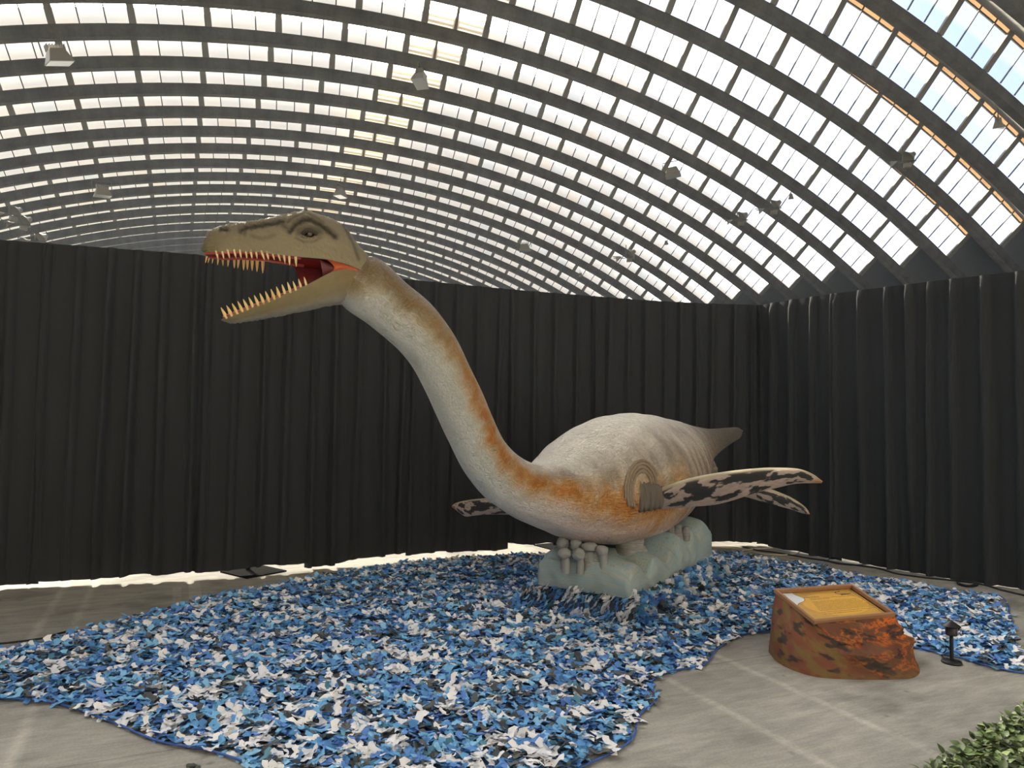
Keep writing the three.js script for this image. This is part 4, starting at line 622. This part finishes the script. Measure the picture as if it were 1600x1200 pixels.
// ---------------------------------------------------------------- leaf mats
function leafGeo() {
  const g = surface(3, 5, (u, v) => { const w = 0.5 * Math.sin(Math.PI * Math.pow(v * 0.94 + 0.04, 0.85)), x = (u - 0.5) * 2; return V(x * w, 0.18 * Math.abs(x) * w - 0.35 * v * v, v); }); return g;
}
{
  const hedge = tag(group('artificial_hedge'), 'low green artificial boxwood hedge edging the walkway', 'hedge');
  const A = V(2.45, 0, -1.9), B = V(4.6, 0, -2.36), d = B.clone().sub(A), len = d.length(), ang = Math.atan2(-d.z, d.x), wid = 0.9, hh = 0.3; d.normalize(); const nn = V(-d.z, 0, d.x); if (nn.z < 0) nn.negate();
  const core = mesh('hedge_core', boxAt(len - 0.1, hh - 0.07, wid - 0.1, len / 2, (hh - 0.07) / 2, 0), std(0x5a6e38, 0.95), hedge); core.position.copy(A).addScaledVector(nn, wid / 2); core.rotation.y = ang;
  const cols = [[76, 98, 46], [88, 108, 54], [66, 84, 42], [98, 114, 64], [80, 88, 48], [58, 72, 38]], N = 11000, im = new THREE.InstancedMesh(leafGeo(), std(0xffffff, 0.5, { side: THREE.DoubleSide }), N), q = new THREE.Quaternion(), e = new THREE.Euler(), c = new THREE.Color(), m = new THREE.Matrix4();
  for (let i = 0; i < N; i++) {
    const s = rr(0, len), t = rr(0, wid), f = rnd(); let p = A.clone().addScaledVector(d, s).addScaledVector(nn, f < 0.6 ? t : f < 0.8 ? rr(-0.03, 0.03) : wid); p.y = f < 0.6 ? hh - 0.06 + rr(-0.03, 0.03) + 0.025 * n2(s * 4, t * 4) : rr(0.02, hh - 0.03);
    if (f >= 0.6 && f < 0.8) { /* back face */ }
    e.set(rr(-1.1, 0.3), rr(0, 6.28), rr(-0.5, 0.5), 'YXZ'); q.setFromEuler(e); const sc = rr(0.028, 0.046); im.setMatrixAt(i, m.compose(p, q, V(sc * rr(0.6, 0.85), sc, sc)));
    const C = cols[Math.floor(rnd() * cols.length)], k = rr(0.8, 1.15); im.setColorAt(i, c.setRGB(C[0] / 255 * k, C[1] / 255 * k, C[2] / 255 * k, THREE.SRGBColorSpace));
  }
  im.name = 'hedge_leaf'; im.userData.kind = 'stuff'; im.castShadow = im.receiveShadow = true; hedge.add(im);
  const sprig = tag(group('leaf_sprig'), 'small dark sprig of artificial leaves lying on the bare concrete', 'leaves'); sprig.position.copy(onFloor(300, 1203, 0.008));
  for (let i = 0; i < 9; i++) { const o = mesh('leaf', leafGeo.g ??= leafGeo(), std([0x23301a, 0x3a4020, 0x1d2418][i % 3], 0.6, { side: THREE.DoubleSide }), sprig); o.scale.setScalar(rr(0.025, 0.04)); o.rotation.set(rr(-0.5, 0.1), rr(0, 6.28), 0, 'YXZ'); o.position.set(rr(-0.03, 0.03), rr(0.008, 0.016), rr(-0.015, 0.015)); }
}
// ---------------------------------------------------------------- lamps hung from the ribs
{
  const bodyM = std(new THREE.Color().setRGB(0.17, 0.16, 0.13), 0.55, { side: THREE.DoubleSide }), dkM = std(new THREE.Color().setRGB(0.1, 0.1, 0.09), 0.6), glM = std(new THREE.Color().setRGB(0.3, 0.31, 0.32), 0.15);
  function floodlight(px, py, depth, size, turn, tilt, label) {
    const g = tag(group('floodlight'), label, 'lamp', 'floodlights hung under the vault'), p = at(px, py, depth); g.position.copy(p);
    const h = new THREE.CylinderGeometry(0.36, 0.62, 0.5, 4, 1, false, Math.PI / 4); h.scale(1, 1, 0.72); mesh('housing', toCreasedNormals(h, 0.3), bodyM, g);
    mesh('glass', boxAt(0.84, 0.02, 0.6, 0, -0.255, 0), glM, g);
    for (let k = 0; k < 7; k++) mesh('cooling_fin', boxAt(0.012, 0.22, 0.36, -0.3 + k * 0.1, 0.3, 0), bodyM, g);
    mesh('bracket', mergeGeometries([boxAt(0.03, 0.62, 0.06, -0.5, 0.3, 0), boxAt(0.03, 0.62, 0.06, 0.5, 0.3, 0), boxAt(1.03, 0.03, 0.06, 0, 0.61, 0)]), dkM, g);
    mesh('drop_rod', boxAt(0.035, 0.45, 0.035, 0, 0.84, 0), dkM, g);
    g.scale.setScalar(size); g.rotation.set(0, turn, tilt, 'YXZ'); return g;
  }
  const depthOfBay = (px, py, i, lift = 0.6) => { const d = rayOf(px, py); let b = 10; for (let t = 8; t < 120; t += 0.05) { const p = EYE.clone().addScaledVector(d, t), r = Math.hypot(p.x - VX, p.y - VCY); if (r > VR - lift) { b = t; break; } } return b; };
  const FL = [[90, 88, 1.0, 0.4, 0.35, 'finned grey floodlight whose fins face the viewer'], [657, 124, 0.95, 0.9, -0.2, 'grey floodlight hung below the louvres at the crown'], [1051, 269, 0.95, -0.7, 0.15, 'grey floodlight tilted towards the right slope of the vault'], [160, 300, 1.05, 0.3, 0.1, 'pale floodlight low over the left-hand drapes'], [820, 387, 1.05, -0.6, 0.1, 'pale floodlight above the neck of the reptile'], [532, 302, 1.0, 0.8, 0, 'small pale floodlight above the head of the reptile'], [1560, 195, 0.6, 0.5, 0.2, 'small dark floodlight hanging before a skylight pane']];
  for (const [x, y, s, tn, tl, lab] of FL) floodlight(x, y, depthOfBay(x, y, 0, 1.15), s, tn, tl, lab);
  // clusters: a bar with two reflector lamps
  function cluster(px, py, size, turn, label, lit) {
    const g = tag(group('lamp_cluster'), label, 'lamp', 'bracket lamps on the ribs'); g.position.copy(at(px, py, depthOfBay(px, py, 0, 0.75)));
    mesh('bar', mergeGeometries([boxAt(1.7, 0.05, 0.05, -0.1, -0.15, 0), boxAt(1.2, 0.05, 0.05, -0.3, -0.3, 0.2)]), dkM, g);
    mesh('drop_rod', boxAt(0.05, 0.85, 0.05, 0, 0.3, 0), dkM, g);
    const dome = new THREE.LatheGeometry([[0.06, 0.42], [0.12, 0.4], [0.17, 0.25], [0.36, 0.06], [0.46, -0.02]].map((q) => new THREE.Vector2(...q)), 20);
    for (const [dx, dy, dz, rz] of [[0.35, 0.05, 0, -0.9], [-0.55, -0.4, 0.2, 0.8]]) { const m = mesh('reflector', dome, bodyM, g); m.position.set(dx, dy, dz); m.rotation.z = rz; m.scale.setScalar(dx > 0 ? 1 : 0.6); }
    const ball = mesh('ballast_box', boxAt(0.4, 0.24, 0.26, 0.25, -0.42, 0.05), bodyM, g);
    g.scale.setScalar(size); g.rotation.y = turn; return g;
  }
  cluster(1410, 248, 0.78, -0.6, 'bracket lamp cluster on the right slope of the vault, the largest'); cluster(1203, 322, 0.85, -0.6, 'bracket lamp cluster with a bright reflector on the right slope'); cluster(1152, 340, 0.85, -0.5, 'dark bracket lamp cluster just beyond the bright one'); cluster(978, 398, 1.0, -0.5, 'far bracket lamp cluster just above the rear drapes'); cluster(14, 330, 1.0, 0.6, 'bracket lamp cluster over the left-hand drapes'); cluster(30, 345, 1.0, 0.5, 'dark bracket lamp cluster beneath the left-hand rib'); cluster(55, 372, 1.1, 0.5, 'bracket lamp peeping over the top of the left-hand drapes');
  for (const [x, y, l] of [[1236, 308, 'small dark lamp on a wire before the right panes'], [1041, 380, 'tiny dark lamp on a wire above the rear drapes'], [907, 430, 'tiny dark lamp close above the drape rail']]) { const o = floodlight(x, y, depthOfBay(x, y, 0, 1.1), 0.42, 0.7, 0.3, l); }
}
renderer.render(scene, camera);
